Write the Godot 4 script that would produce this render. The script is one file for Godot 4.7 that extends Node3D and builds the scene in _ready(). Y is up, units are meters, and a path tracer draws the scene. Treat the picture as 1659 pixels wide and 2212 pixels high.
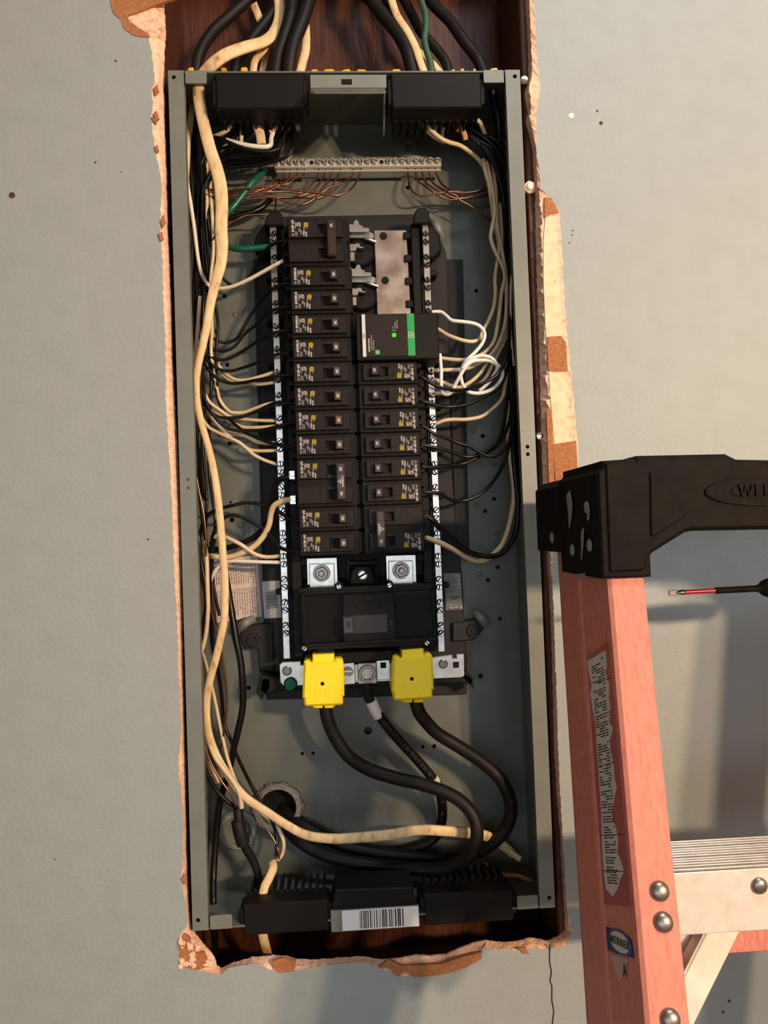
extends Node3D
# An open breaker panel in a torn drywall opening, a step ladder beside it. Shapes are laid out in millimetres:
# x to the side, y up, z out of the wall towards the room; z = 0 is the front of the panel's steel flange.

const EYE := Vector3(-19.07, -46.27, 748.39)
const TURN := Vector3(0.0278626, -0.0553703, -0.0363333)
var eye_basis := Basis.from_euler(TURN)
var M := {}
var rng := RandomNumberGenerator.new()
var glyphs := {}


# a collector of triangles, in millimetres
class MB:
	var v := PackedVector3Array()
	var n := PackedVector3Array()
	var t := PackedVector2Array()

	func tri(a: Vector3, b: Vector3, c: Vector3, na: Vector3, nb: Vector3, nc: Vector3, ua := Vector2.ZERO, ub := Vector2.ZERO, uc := Vector2.ZERO):
		if (b - a).cross(c - a).dot(na + nb + nc) > 0.0:
			v.append_array([a, c, b]); n.append_array([na, nc, nb]); t.append_array([ua, uc, ub])
		else:
			v.append_array([a, b, c]); n.append_array([na, nb, nc]); t.append_array([ua, ub, uc])

	func flat(a: Vector3, b: Vector3, c: Vector3, out: Vector3):
		var m := (b - a).cross(c - a)
		if m.length_squared() < 1e-14: return
		m = m.normalized()
		if m.dot(out) < 0.0: m = -m
		tri(a, b, c, m, m, m)

	func quad(a: Vector3, b: Vector3, c: Vector3, d: Vector3, out: Vector3):
		flat(a, b, c, out); flat(a, c, d, out)

	# a picture-bearing rectangle: corners top left, top right, bottom right, bottom left
	func sheet(a: Vector3, b: Vector3, c: Vector3, d: Vector3, out: Vector3):
		tri(a, b, c, out, out, out, Vector2(0, 0), Vector2(1, 0), Vector2(1, 1))
		tri(a, c, d, out, out, out, Vector2(0, 0), Vector2(1, 1), Vector2(0, 1))

	# box by centre and size, edges chamfered by e, turned by b
	func box(c: Vector3, s: Vector3, e := 0.0, b := Basis.IDENTITY):
		var h := s * 0.5
		e = minf(e, minf(h.x, minf(h.y, h.z)) * 0.9)
		var q := func(sx, sy, sz, ax): return c + b * Vector3(sx * (h.x - (0.0 if ax == 0 else e)), sy * (h.y - (0.0 if ax == 1 else e)), sz * (h.z - (0.0 if ax == 2 else e)))
		for s1 in [-1, 1]:
			quad(q.call(s1, -1, -1, 0), q.call(s1, 1, -1, 0), q.call(s1, 1, 1, 0), q.call(s1, -1, 1, 0), b.x * s1)
			quad(q.call(-1, s1, -1, 1), q.call(1, s1, -1, 1), q.call(1, s1, 1, 1), q.call(-1, s1, 1, 1), b.y * s1)
			quad(q.call(-1, -1, s1, 2), q.call(1, -1, s1, 2), q.call(1, 1, s1, 2), q.call(-1, 1, s1, 2), b.z * s1)
		if e <= 0.0: return
		for s1 in [-1, 1]:
			for s2 in [-1, 1]:
				quad(q.call(s1, s2, -1, 0), q.call(s1, s2, 1, 0), q.call(s1, s2, 1, 1), q.call(s1, s2, -1, 1), b.x * s1 + b.y * s2)
				quad(q.call(s1, -1, s2, 0), q.call(s1, 1, s2, 0), q.call(s1, 1, s2, 2), q.call(s1, -1, s2, 2), b.x * s1 + b.z * s2)
				quad(q.call(-1, s1, s2, 1), q.call(1, s1, s2, 1), q.call(1, s1, s2, 2), q.call(-1, s1, s2, 2), b.y * s1 + b.z * s2)
				for s3 in [-1, 1]:
					flat(q.call(s1, s2, s3, 0), q.call(s1, s2, s3, 1), q.call(s1, s2, s3, 2), b.x * s1 + b.y * s2 + b.z * s3)

	# box between two corners
	func bb(a: Vector3, b: Vector3, e := 0.0):
		box((a + b) * 0.5, (b - a).abs(), e)

	# polygon in x and y pulled from z0 (back) to z1 (front), front edge chamfered by e; xf places it
	func prism(p: PackedVector2Array, z0: float, z1: float, e := 0.0, xf := Transform3D.IDENTITY):
		var k := p.size()
		var area := 0.0
		for i in k: area += p[i].cross(p[(i + 1) % k])
		if area < 0.0: p.reverse()
		var ins := PackedVector2Array()
		for i in k:
			var d0 := (p[i] - p[(i + k - 1) % k]).normalized()
			var d1 := (p[(i + 1) % k] - p[i]).normalized()
			var m := Vector2(-d0.y, d0.x) + Vector2(-d1.y, d1.x)
			ins.append(p[i] + m * (e / maxf(0.35, 1.0 + d0.dot(d1))))
		var w := func(q: Vector2, z: float): return xf * Vector3(q.x, q.y, z)
		var fz := xf.basis.z.normalized()
		var ids := Geometry2D.triangulate_polygon(ins)
		for i in range(0, ids.size(), 3):
			flat(w.call(ins[ids[i]], z1), w.call(ins[ids[i + 1]], z1), w.call(ins[ids[i + 2]], z1), fz)
			flat(w.call(p[ids[i]], z0), w.call(p[ids[i + 1]], z0), w.call(p[ids[i + 2]], z0), -fz)
		for i in k:
			var j := (i + 1) % k
			var d := (p[j] - p[i]).normalized()
			var o: Vector3 = xf.basis * Vector3(d.y, -d.x, 0.0)
			quad(w.call(p[i], z0), w.call(p[j], z0), w.call(p[j], z1 - e), w.call(p[i], z1 - e), o)
			if e > 0.0: quad(w.call(p[i], z1 - e), w.call(p[j], z1 - e), w.call(ins[j], z1), w.call(ins[i], z1), o + fz)

	# profile of (radius, height) spun about z of xf
	func lathe(prof: Array, xf: Transform3D, sides := 20):
		for i in prof.size() - 1:
			var a: Vector2 = prof[i]
			var b: Vector2 = prof[i + 1]
			var s := (b - a).normalized()
			var nn := Vector2(s.y, -s.x)
			if a.x < 1e-6 and b.x < 1e-6: continue
			for j in sides:
				var u0 := TAU * j / sides
				var u1 := TAU * (j + 1) / sides
				var c0 := Vector3(cos(u0), sin(u0), 0)
				var c1 := Vector3(cos(u1), sin(u1), 0)
				var n0: Vector3 = (xf.basis * (c0 * nn.x + Vector3(0, 0, nn.y))).normalized()
				var n1: Vector3 = (xf.basis * (c1 * nn.x + Vector3(0, 0, nn.y))).normalized()
				var p00: Vector3 = xf * (c0 * a.x + Vector3(0, 0, a.y))
				var p01: Vector3 = xf * (c1 * a.x + Vector3(0, 0, a.y))
				var p10: Vector3 = xf * (c0 * b.x + Vector3(0, 0, b.y))
				var p11: Vector3 = xf * (c1 * b.x + Vector3(0, 0, b.y))
				if a.x > 1e-6: tri(p00, p01, p11, n0, n1, n1)
				if b.x > 1e-6: tri(p00, p11, p10, n0, n1, n0)

	# a disc or stud: cylinder along z from z0 to z1 at c, front edge chamfered
	func stud(c: Vector3, r: float, h: float, e := 0.3, sides := 16, b := Basis.IDENTITY):
		lathe([Vector2(r, 0), Vector2(r, h - e), Vector2(r - e, h), Vector2(0, h)], Transform3D(b, c), sides)

	# flat cable: half width changes along the path, thickness stays
	func ribbon(p: PackedVector3Array, half: Array, thick: float):
		var k := p.size()
		var rings: Array = []
		var norms: Array = []
		for i in k:
			var d := (p[mini(i + 1, k - 1)] - p[maxi(i - 1, 0)]).normalized()
			var side := d.cross(Vector3(0, 0, 1)).normalized()
			var nrm := side.cross(d).normalized()
			var s := float(i) / (k - 1) * (half.size() - 1)
			var r := lerpf(half[int(s)], half[mini(int(s) + 1, half.size() - 1)], s - int(s))
			var ring := PackedVector3Array()
			var rn := PackedVector3Array()
			for j in 14:
				var u := TAU * j / 14
				var cu := cos(u)
				var su := sin(u)
				ring.append(p[i] + side * signf(cu) * pow(absf(cu), 0.75) * r + nrm * signf(su) * pow(absf(su), 0.75) * thick)
				rn.append((side * cu * thick + nrm * su * r).normalized())
			rings.append(ring); norms.append(rn)
		for i in k - 1:
			for j in 14:
				var l := (j + 1) % 14
				tri(rings[i][j], rings[i][l], rings[i + 1][l], norms[i][j], norms[i][l], norms[i + 1][l])
				tri(rings[i][j], rings[i + 1][l], rings[i + 1][j], norms[i][j], norms[i + 1][l], norms[i + 1][j])
		for j in 14:
			var l := (j + 1) % 14
			flat(p[0], rings[0][j], rings[0][l], p[0] - p[1])
			flat(p[k - 1], rings[k - 1][j], rings[k - 1][l], p[k - 1] - p[k - 2])

	# round or flattened tube along a path; flat < 1 thins it across the line of sight-ish z axis
	func tube(p: PackedVector3Array, r: float, sides := 9, flatten := 1.0, taper := 1.0):
		var k := p.size()
		var rings: Array = []
		var norms: Array = []
		var side := Vector3.ZERO
		for i in k:
			var d := (p[mini(i + 1, k - 1)] - p[maxi(i - 1, 0)]).normalized()
			var up := Vector3(0, 0, 1)
			if flatten >= 1.0 and side != Vector3.ZERO:
				side = (side - d * side.dot(d)).normalized()
			else:
				side = d.cross(up)
				if side.length() < 0.05: side = d.cross(Vector3(0, 1, 0.2))
				side = side.normalized()
			var nrm := side.cross(d).normalized()
			var ring := PackedVector3Array()
			var rn := PackedVector3Array()
			var rr := r * lerpf(1.0, taper, float(i) / (k - 1))
			for j in sides:
				var u := TAU * j / sides
				ring.append(p[i] + side * cos(u) * rr + nrm * sin(u) * rr * flatten)
				rn.append((side * cos(u) * flatten + nrm * sin(u)).normalized())
			rings.append(ring); norms.append(rn)
		for i in k - 1:
			for j in sides:
				var l := (j + 1) % sides
				tri(rings[i][j], rings[i][l], rings[i + 1][l], norms[i][j], norms[i][l], norms[i + 1][l])
				tri(rings[i][j], rings[i + 1][l], rings[i + 1][j], norms[i][j], norms[i + 1][l], norms[i + 1][j])
		for j in sides:
			var l := (j + 1) % sides
			flat(p[0], rings[0][j], rings[0][l], p[0] - p[1])
			flat(p[k - 1], rings[k - 1][j], rings[k - 1][l], p[k - 1] - p[k - 2])


func _ready():
	rng.seed = 7
	make_materials()
	set_view_and_light()
	build_room()
	build_wall()
	build_box()
	build_interior()
	build_breakers()
	build_mains()
	build_wires()
	build_above()
	build_ladder()


func set_view_and_light():
	var cam := Camera3D.new()
	cam.name = "camera"
	cam.position = EYE * 0.001
	cam.basis = eye_basis
	cam.fov = rad_to_deg(2.0 * atan(1106.0 / 1597.0))
	cam.near = 0.02
	add_child(cam)
	cam.current = true
	var env := Environment.new()
	env.background_mode = Environment.BG_COLOR
	env.background_color = Color(0.92, 0.96, 1.0)
	env.background_energy_multiplier = SKY_ENERGY
	env.tonemap_mode = Environment.TONE_MAPPER_LINEAR
	env.tonemap_exposure = 1.0
	env.sdfgi_enabled = true
	env.ssao_enabled = true
	env.ssil_enabled = true
	var we := WorldEnvironment.new()
	we.name = "world_environment"
	we.environment = env
	add_child(we)
	# a warm twin bulb work lamp on a stand, to the photographer's side
	var base := thing("work_lamp", "twin bulb work lamp on a white stand behind the viewer", "lamp", Vector3(LAMP.x, -1.4, LAMP.z))
	var m := MB.new()
	m.box(LAMP * 1000.0 + Vector3(0, 75, 0), Vector3(300, 16, 80), 4)
	part("fitting", m, M.white_plastic, base)
	m = MB.new()
	m.tube(PackedVector3Array([LAMP * 1000.0 + Vector3(0, 70, 0), LAMP * 1000.0 + Vector3(0, 68, 90), Vector3(LAMP.x * 1000.0, LAMP.y * 1000.0, LAMP.z * 1000.0 + 120), Vector3(LAMP.x * 1000.0, -1385, LAMP.z * 1000.0 + 120)]), 11, 12)
	m.stud(Vector3(LAMP.x * 1000.0, -1400, LAMP.z * 1000.0 + 120), 150, 16, 4, 28, Basis(Vector3(1, 0, 0), -PI / 2))
	part("stand", m, M.white_plastic, base)
	for s in [-1, 1]:
		var at: Vector3 = LAMP + Vector3(0.09 * s, 0, 0)
		var b := MB.new()
		b.lathe([Vector2(0, -33), Vector2(18, -28), Vector2(30, -12), Vector2(32, 4), Vector2(25, 24), Vector2(13, 45), Vector2(13, 67), Vector2(0, 67)], Transform3D(Basis(Vector3(1, 0, 0), -PI / 2), at * 1000.0), 24)
		part("bulb", b, M.bulb, base)
		var l := OmniLight3D.new()
		l.name = "bulb_light"
		l.position = at
		l.light_color = LAMP_COLOR
		l.light_energy = LAMP_ENERGY
		l.light_size = 0.04
		l.omni_range = 12.0
		l.omni_attenuation = 2.0
		l.shadow_enabled = true
		add_child(l)
	# a cool light panel on the ceiling close to the wall
	var pl := thing("ceiling_panel", "flat cool white light panel set on the ceiling by the wall", "lamp", PANEL)
	var m2 := MB.new()
	m2.box(PANEL * 1000.0 + Vector3(0, 8, 0), Vector3(620, 14, 320), 2)
	part("frame", m2, M.white_plastic, pl)
	m2 = MB.new()
	m2.box(PANEL * 1000.0, Vector3(590, 4, 290), 1)
	part("diffuser", m2, M.panel, pl)
	var al := AreaLight3D.new()
	al.name = "panel_light"
	al.area_size = Vector2(0.58, 0.28)
	al.position = PANEL - Vector3(0, 0.006, 0)
	al.rotation = Vector3(-PI / 2, 0, 0)
	al.light_color = PANEL_COLOR
	al.light_energy = PANEL_ENERGY
	al.area_range = 12.0
	al.shadow_enabled = true
	add_child(al)


# ---------------------------------------------------------------- helpers

# the point at depth z (mm) seen at pixel x, y of the 1659 x 2212 photograph
func P(x: float, y: float, z: float) -> Vector3:
	var d := eye_basis * Vector3((x - 829.5) / 1597.0, -(y - 1106.0) / 1597.0, -1.0)
	return EYE + d * ((z - EYE.z) / d.z)


func numbered(called: String) -> String:
	if not has_node(NodePath(called)): return called
	var i := 1
	while has_node(NodePath("%s_%03d" % [called, i])): i += 1
	return "%s_%03d" % [called, i]


func thing(called: String, label: String, category: String, at := Vector3.ZERO, group := "") -> Node3D:
	var o := Node3D.new()
	o.name = numbered(called)
	o.position = at
	add_child(o)
	tag(o, label, category, group)
	return o


func tag(o: Node3D, label: String, category: String, group := ""):
	o.set_meta("label", label)
	o.set_meta("category", category)
	if group: o.set_meta("group", group)


func mesh_of(mb: MB, origin: Vector3) -> ArrayMesh:
	var vv := PackedVector3Array()
	vv.resize(mb.v.size())
	for i in mb.v.size(): vv[i] = mb.v[i] * 0.001 - origin
	var a := []
	a.resize(Mesh.ARRAY_MAX)
	a[Mesh.ARRAY_VERTEX] = vv
	a[Mesh.ARRAY_NORMAL] = mb.n
	a[Mesh.ARRAY_TEX_UV] = mb.t
	var mesh := ArrayMesh.new()
	mesh.add_surface_from_arrays(Mesh.PRIMITIVE_TRIANGLES, a)
	return mesh


# a named part (or sub-part): the shapes are in world millimetres unless local
func part(called: String, mb: MB, mat: Material, parent: Node3D, label := "", local := false) -> MeshInstance3D:
	var o := MeshInstance3D.new()
	var i := 0
	var nm := called
	while parent.has_node(NodePath(nm)):
		i += 1
		nm = "%s_%03d" % [called, i]
	o.name = nm
	var origin := Vector3.ZERO
	if not local:
		var q: Node = parent
		while q is Node3D and q != self:
			origin += (q as Node3D).position
			q = q.get_parent()
	o.mesh = mesh_of(mb, origin)
	o.material_override = mat
	parent.add_child(o)
	if label: o.set_meta("label", label)
	return o


# a shared mesh as a part at a place (world mm)
func put(called: String, mesh: Mesh, mat: Material, parent: Node3D, at: Vector3, b := Basis.IDENTITY) -> MeshInstance3D:
	var o := MeshInstance3D.new()
	var i := 0
	var nm := called
	while parent.has_node(NodePath(nm)):
		i += 1
		nm = "%s_%03d" % [called, i]
	o.name = nm
	o.mesh = mesh
	o.material_override = mat
	var origin := Vector3.ZERO
	var q: Node = parent
	while q is Node3D and q != self:
		origin += (q as Node3D).position
		q = q.get_parent()
	o.position = at * 0.001 - origin
	o.basis = b
	parent.add_child(o)
	return o


# a top-level thing that is one mesh, its origin at the middle of its bounds
func solo(called: String, mb: MB, mat: Material, label: String, category: String, group := "") -> MeshInstance3D:
	var lo := mb.v[0]
	var hi := mb.v[0]
	for q in mb.v:
		lo = lo.min(q)
		hi = hi.max(q)
	var o := MeshInstance3D.new()
	o.name = numbered(called)
	o.position = (lo + hi) * 0.0005
	o.mesh = mesh_of(mb, o.position)
	o.material_override = mat
	add_child(o)
	tag(o, label, category, group)
	return o


func struct(called: String, mb: MB, mat: Material, label := "") -> MeshInstance3D:
	var o := solo(called, mb, mat, label, "wall" if called.begins_with("wall") else called.get_slice("_", 0))
	o.set_meta("kind", "structure")
	return o


func smooth(p: PackedVector3Array, step := 6) -> PackedVector3Array:
	var out := PackedVector3Array()
	var k := p.size()
	for i in k - 1:
		var a := p[maxi(i - 1, 0)]
		var b := p[i]
		var c := p[i + 1]
		var d := p[mini(i + 2, k - 1)]
		for j in step:
			var s := float(j) / step
			out.append(0.5 * (2.0 * b + (c - a) * s + (2.0 * a - 5.0 * b + 4.0 * c - d) * s * s + (3.0 * b - a - 3.0 * c + d) * s * s * s))
	out.append(p[k - 1])
	return out


# pixel x, y and depth z in turn -> smooth path
func path(a: Array, step := 6) -> PackedVector3Array:
	var p := PackedVector3Array()
	for i in range(0, a.size(), 3): p.append(P(a[i], a[i + 1], a[i + 2]))
	return smooth(p, step)


# pixel outline at depth z -> polygon in mm
func outline(a: Array, z: float) -> PackedVector2Array:
	var p := PackedVector2Array()
	for i in range(0, a.size(), 2):
		var q := P(a[i], a[i + 1], z)
		p.append(Vector2(q.x, q.y))
	return p


func rounded(x0: float, y0: float, x1: float, y1: float, r: float, k := 4) -> PackedVector2Array:
	var p := PackedVector2Array()
	var cs := [Vector2(x1 - r, y1 - r), Vector2(x0 + r, y1 - r), Vector2(x0 + r, y0 + r), Vector2(x1 - r, y0 + r)]
	for i in 4:
		for j in k + 1:
			var u := (i + float(j) / k) * PI / 2
			p.append(cs[i] + Vector2(cos(u), sin(u)) * r)
	return p


func disc(c: Vector2, r: float, k := 20) -> PackedVector2Array:
	var p := PackedVector2Array()
	for j in k: p.append(c + Vector2(cos(TAU * j / k), sin(TAU * j / k)) * r)
	return p


# lettering: size = height of a capital in mm; xf places the middle of the line
func letters(mb: MB, s: String, size: float, xf: Transform3D, depth := 0.15, bold := true):
	var key := s + ("#" if bold else "")
	if not glyphs.has(key):
		var f := SystemFont.new()
		f.font_names = PackedStringArray(["Droid Sans"])
		f.font_weight = 700 if bold else 400
		var tm := TextMesh.new()
		tm.text = s
		tm.font = f
		tm.font_size = 40
		tm.pixel_size = 0.01
		tm.depth = 0.02
		tm.curve_step = 6.0
		tm.horizontal_alignment = HORIZONTAL_ALIGNMENT_CENTER
		tm.vertical_alignment = VERTICAL_ALIGNMENT_CENTER
		glyphs[key] = tm.get_mesh_arrays()
	var a: Array = glyphs[key]
	var vs: PackedVector3Array = a[Mesh.ARRAY_VERTEX]
	var ns: PackedVector3Array = a[Mesh.ARRAY_NORMAL]
	var k := size / 0.286
	var ids: PackedInt32Array = a[Mesh.ARRAY_INDEX]
	for i in range(0, ids.size(), 3):
		if ns[ids[i]].z < -0.5: continue
		var q: Array = []
		for j in 3:
			var w := vs[ids[i + j]]
			q.append(xf * Vector3(w.x * k, w.y * k, depth if w.z > 0.0 else 0.0))
		mb.flat(q[0], q[1], q[2], xf.basis * ns[ids[i]])


func at(x: float, y: float, z: float, turn := 0.0) -> Transform3D:
	return Transform3D(Basis(Vector3(0, 0, 1), turn), Vector3(x, y, z))


# ---------------------------------------------------------------- materials

func mat(c: Color, rough := 0.6, metal := 0.0, spec := 0.5) -> StandardMaterial3D:
	var m := StandardMaterial3D.new()
	m.albedo_color = c
	m.roughness = rough
	m.metallic = metal
	m.metallic_specular = spec
	m.cull_mode = BaseMaterial3D.CULL_DISABLED
	return m


func noise(freq: float, ramp: Array, octaves := 4, size := 512, sd := 1) -> NoiseTexture2D:
	var f := FastNoiseLite.new()
	f.noise_type = FastNoiseLite.TYPE_SIMPLEX_SMOOTH
	f.seed = sd
	f.frequency = freq
	f.fractal_octaves = octaves
	var t := NoiseTexture2D.new()
	t.width = size
	t.height = size
	t.seamless = true
	t.noise = f
	if ramp:
		var g := Gradient.new()
		var offs := PackedFloat32Array()
		var cols := PackedColorArray()
		for q in ramp:
			offs.append(q[0])
			cols.append(q[1])
		g.offsets = offs
		g.colors = cols
		t.color_ramp = g
	return t


func bumps(freq: float, strength: float, octaves := 3, sd := 2) -> NoiseTexture2D:
	var t := noise(freq, [], octaves, 512, sd)
	t.as_normal_map = true
	t.bump_strength = strength
	return t


func grain(m: StandardMaterial3D, tex: Texture2D, scale: Vector3, nrm: Texture2D = null, amount := 0.5) -> StandardMaterial3D:
	if tex: m.albedo_texture = tex
	m.uv1_triplanar = true
	m.uv1_world_triplanar = true
	m.uv1_scale = scale
	if nrm:
		m.normal_enabled = true
		m.normal_texture = nrm
		m.normal_scale = amount
	return m


func pic(img: Image, rough := 0.6) -> StandardMaterial3D:
	img.generate_mipmaps()
	var m := mat(Color.WHITE, rough)
	m.albedo_texture = ImageTexture.create_from_image(img)
	return m


func make_materials():
	var fine := bumps(0.05, 3.0, 4, 5)
	M.paint = grain(mat(Color(0.62, 0.65, 0.652), 0.55), noise(0.006, [[0.0, Color(0.97, 0.97, 0.96)], [0.5, Color(0.99, 0.99, 0.99)], [1.0, Color(1, 1, 1)]], 4, 512, 3), Vector3(7, 7, 7), bumps(0.045, 2.2, 3, 9), 0.3)
	M.paint_back = mat(Color(0.45, 0.40, 0.35), 0.9)
	M.room = mat(Color(0.62, 0.60, 0.56), 0.8)
	M.ceiling = mat(Color(0.50, 0.42, 0.36), 0.8)
	M.floor = mat(Color(0.40, 0.38, 0.36), 0.7)
	M.outside = mat(Color(0.5, 0.5, 0.48), 0.9)
	M.gypsum = grain(mat(Color(0.97, 0.84, 0.76), 0.9), noise(0.02, [[0.0, Color(0.78, 0.62, 0.52)], [0.3, Color(0.95, 0.86, 0.78)], [0.5, Color(1.0, 0.95, 0.91)], [1.0, Color(1, 0.99, 0.98)]], 5, 512, 11), Vector3(12, 12, 12), fine, 1.0)
	M.tape = grain(mat(Color(0.99, 0.87, 0.76), 0.85), noise(0.015, [[0.0, Color(0.96, 0.88, 0.80)], [0.5, Color(1.0, 0.96, 0.92)], [1.0, Color(1, 1, 1)]], 4, 512, 12), Vector3(9, 9, 9))
	M.card = grain(mat(Color(0.74, 0.50, 0.33), 0.9), noise(0.04, [[0.0, Color(0.8, 0.76, 0.72)], [1.0, Color(1, 1, 1)]], 4, 512, 13), Vector3(9, 9, 9), fine, 0.5)
	M.wood = grain(mat(Color(0.36, 0.185, 0.085), 0.55), noise(0.02, [[0.0, Color(0.55, 0.48, 0.42)], [0.5, Color(0.85, 0.8, 0.78)], [1.0, Color(1, 1, 1)]], 5, 512, 14), Vector3(22, 1.6, 22), fine, 0.3)
	M.steel_grey = grain(mat(Color(0.48, 0.495, 0.47), 0.42), noise(0.01, [[0.0, Color(0.93, 0.93, 0.93)], [1.0, Color(1, 1, 1)]], 4, 512, 15), Vector3(4, 4, 4))
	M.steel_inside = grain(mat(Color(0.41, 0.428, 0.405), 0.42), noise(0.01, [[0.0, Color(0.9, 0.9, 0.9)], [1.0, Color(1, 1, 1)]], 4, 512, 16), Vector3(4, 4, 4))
	M.black = mat(Color(0.085, 0.08, 0.078), 0.5, 0.0, 0.28)
	M.base_plastic = mat(Color(0.15, 0.15, 0.155), 0.55, 0.0, 0.3)
	M.case = grain(mat(Color(0.115, 0.103, 0.098), 0.5, 0.0, 0.26), noise(0.03, [[0.0, Color(0.85, 0.85, 0.85)], [1.0, Color(1, 1, 1)]], 4, 256, 22), Vector3(20, 20, 20))
	M.face = grain(mat(Color(0.145, 0.128, 0.12), 0.46, 0.0, 0.28), noise(0.03, [[0.0, Color(0.85, 0.85, 0.85)], [1.0, Color(1, 1, 1)]], 4, 256, 24), Vector3(20, 20, 20))
	M.toggle = mat(Color(0.22, 0.18, 0.155), 0.3, 0.0, 0.45)
	M.hole = mat(Color(0.012, 0.012, 0.012), 0.9)
	M.wire_black = mat(Color(0.055, 0.05, 0.048), 0.32, 0.0, 0.4)
	M.rubber = mat(Color(0.10, 0.088, 0.08), 0.5, 0.0, 0.35)
	M.wire_white = mat(Color(0.93, 0.915, 0.89), 0.35)
	M.wire_pale = mat(Color(0.93, 0.87, 0.80), 0.4)
	M.wire_cream = grain(mat(Color(0.90, 0.82, 0.68), 0.4), noise(0.02, [[0.0, Color(0.88, 0.83, 0.76)], [1.0, Color(1, 1, 1)]], 4, 256, 25), Vector3(9, 9, 9))
	M.cable = grain(mat(Color(0.95, 0.86, 0.70), 0.5), noise(0.02, [[0.0, Color(0.62, 0.50, 0.36)], [0.3, Color(0.92, 0.86, 0.78)], [1.0, Color(1, 1, 1)]], 5, 512, 26), Vector3(10, 4, 10), fine, 0.25)
	M.paper = mat(Color(0.80, 0.56, 0.38), 0.85)
	M.wire_green = mat(Color(0.08, 0.36, 0.275), 0.3)
	M.wire_green_dull = mat(Color(0.20, 0.34, 0.25), 0.5)
	M.tape_white = mat(Color(0.88, 0.87, 0.85), 0.45)
	M.copper = mat(Color(0.66, 0.46, 0.36), 0.32, 1.0)
	M.aluminium = grain(mat(Color(0.86, 0.85, 0.83), 0.3, 1.0), noise(0.02, [[0.0, Color(0.86, 0.85, 0.84)], [1.0, Color(1, 1, 1)]], 4, 256, 27), Vector3(14, 14, 14), fine, 0.06)
	M.bus = grain(mat(Color(0.80, 0.76, 0.73), 0.34, 1.0), noise(0.012, [[0.0, Color(0.7, 0.64, 0.6)], [1.0, Color(1, 1, 1)]], 4, 256, 28), Vector3(9, 9, 9), fine, 0.05)
	M.chrome = mat(Color(0.92, 0.92, 0.92), 0.14, 1.0)
	M.steel = mat(Color(0.52, 0.50, 0.48), 0.3, 1.0)
	M.zinc = grain(mat(Color(0.75, 0.73, 0.70), 0.4, 0.85), noise(0.05, [[0.0, Color(0.75, 0.73, 0.71)], [1.0, Color(1, 1, 1)]], 4, 256, 29), Vector3(14, 14, 14), fine, 0.2)
	M.yellow = mat(Color(0.98, 0.87, 0.06), 0.42)
	M.yellow_dull = mat(Color(0.90, 0.68, 0.06), 0.45)
	M.print_white = mat(Color(0.86, 0.83, 0.80), 0.6)
	M.print_yellow = mat(Color(0.93, 0.78, 0.12), 0.5)
	M.print_black = mat(Color(0.03, 0.03, 0.03), 0.7)
	M.print_grey = mat(Color(0.42, 0.41, 0.40), 0.6)
	M.spd_face = mat(Color(0.165, 0.145, 0.135), 0.4, 0.0, 0.28)
	M.spd_green = mat(Color(0.0, 0.60, 0.30), 0.4)
	M.sticker = mat(Color(0.82, 0.81, 0.80), 0.5)
	M.sticker_grey = mat(Color(0.46, 0.46, 0.46), 0.5)
	M.smoke = mat(Color(0.03, 0.024, 0.02), 0.04, 0.0, 0.12)
	M.smoke.transparency = BaseMaterial3D.TRANSPARENCY_ALPHA
	M.smoke.albedo_color.a = 0.12
	M.screw_green = mat(Color(0.03, 0.32, 0.25), 0.2, 0.6)
	M.led = mat(Color(0.1, 0.6, 0.05), 0.3)
	M.led.emission_enabled = true
	M.led.emission = Color(0.12, 1.0, 0.02)
	M.led.emission_energy_multiplier = 0.9
	M.white_plastic = mat(Color(0.85, 0.85, 0.83), 0.5)
	M.panel = mat(Color(0.9, 0.9, 0.9), 0.5)
	M.panel.emission_enabled = true
	M.panel.emission = PANEL_COLOR
	M.panel.emission_energy_multiplier = 2.0
	M.bulb = mat(Color(0.9, 0.9, 0.9), 0.4)
	M.bulb.emission_enabled = true
	M.bulb.emission = LAMP_COLOR
	M.bulb.emission_energy_multiplier = 4.0
	var fibre := noise(0.03, [[0.0, Color(0.86, 0.80, 0.78)], [0.5, Color(0.97, 0.95, 0.95)], [1.0, Color(1, 1, 1)]], 5, 512, 31)
	M.fibreglass = grain(mat(Color(0.86, 0.555, 0.49), 0.6, 0.0, 0.35), fibre, Vector3(16, 3.5, 16), bumps(0.06, 2.0, 4, 32), 0.25)
	M.cap = grain(mat(Color(0.10, 0.088, 0.082), 0.62, 0.0, 0.2), noise(0.012, [[0.0, Color(0.75, 0.75, 0.75)], [0.7, Color(1, 1, 1)], [1.0, Color(1, 1, 1)]], 5, 512, 33), Vector3(8, 8, 8), bumps(0.25, 1.5, 2, 34), 0.35)
	M.scuff = mat(Color(0.55, 0.54, 0.53), 0.7)
	M.tread = grain(mat(Color(0.90, 0.86, 0.82), 0.42, 0.75), noise(0.03, [[0.0, Color(0.86, 0.84, 0.82)], [1.0, Color(1, 1, 1)]], 4, 256, 35), Vector3(8, 8, 8), fine, 0.12)
	M.step_front = grain(mat(Color(0.92, 0.89, 0.86), 0.5, 0.2), noise(0.03, [[0.0, Color(0.9, 0.88, 0.86)], [1.0, Color(1, 1, 1)]], 4, 256, 36), Vector3(8, 8, 8), fine, 0.12)
	M.tin = mat(Color(0.86, 0.85, 0.83), 0.3, 0.55)
	M.rivet = mat(Color(0.58, 0.56, 0.53), 0.35, 0.9)
	M.label_red = mat(Color(0.70, 0.33, 0.33), 0.45)
	M.label_navy = mat(Color(0.03, 0.07, 0.22), 0.4)
	M.label_blue = mat(Color(0.16, 0.30, 0.66), 0.4)
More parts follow.
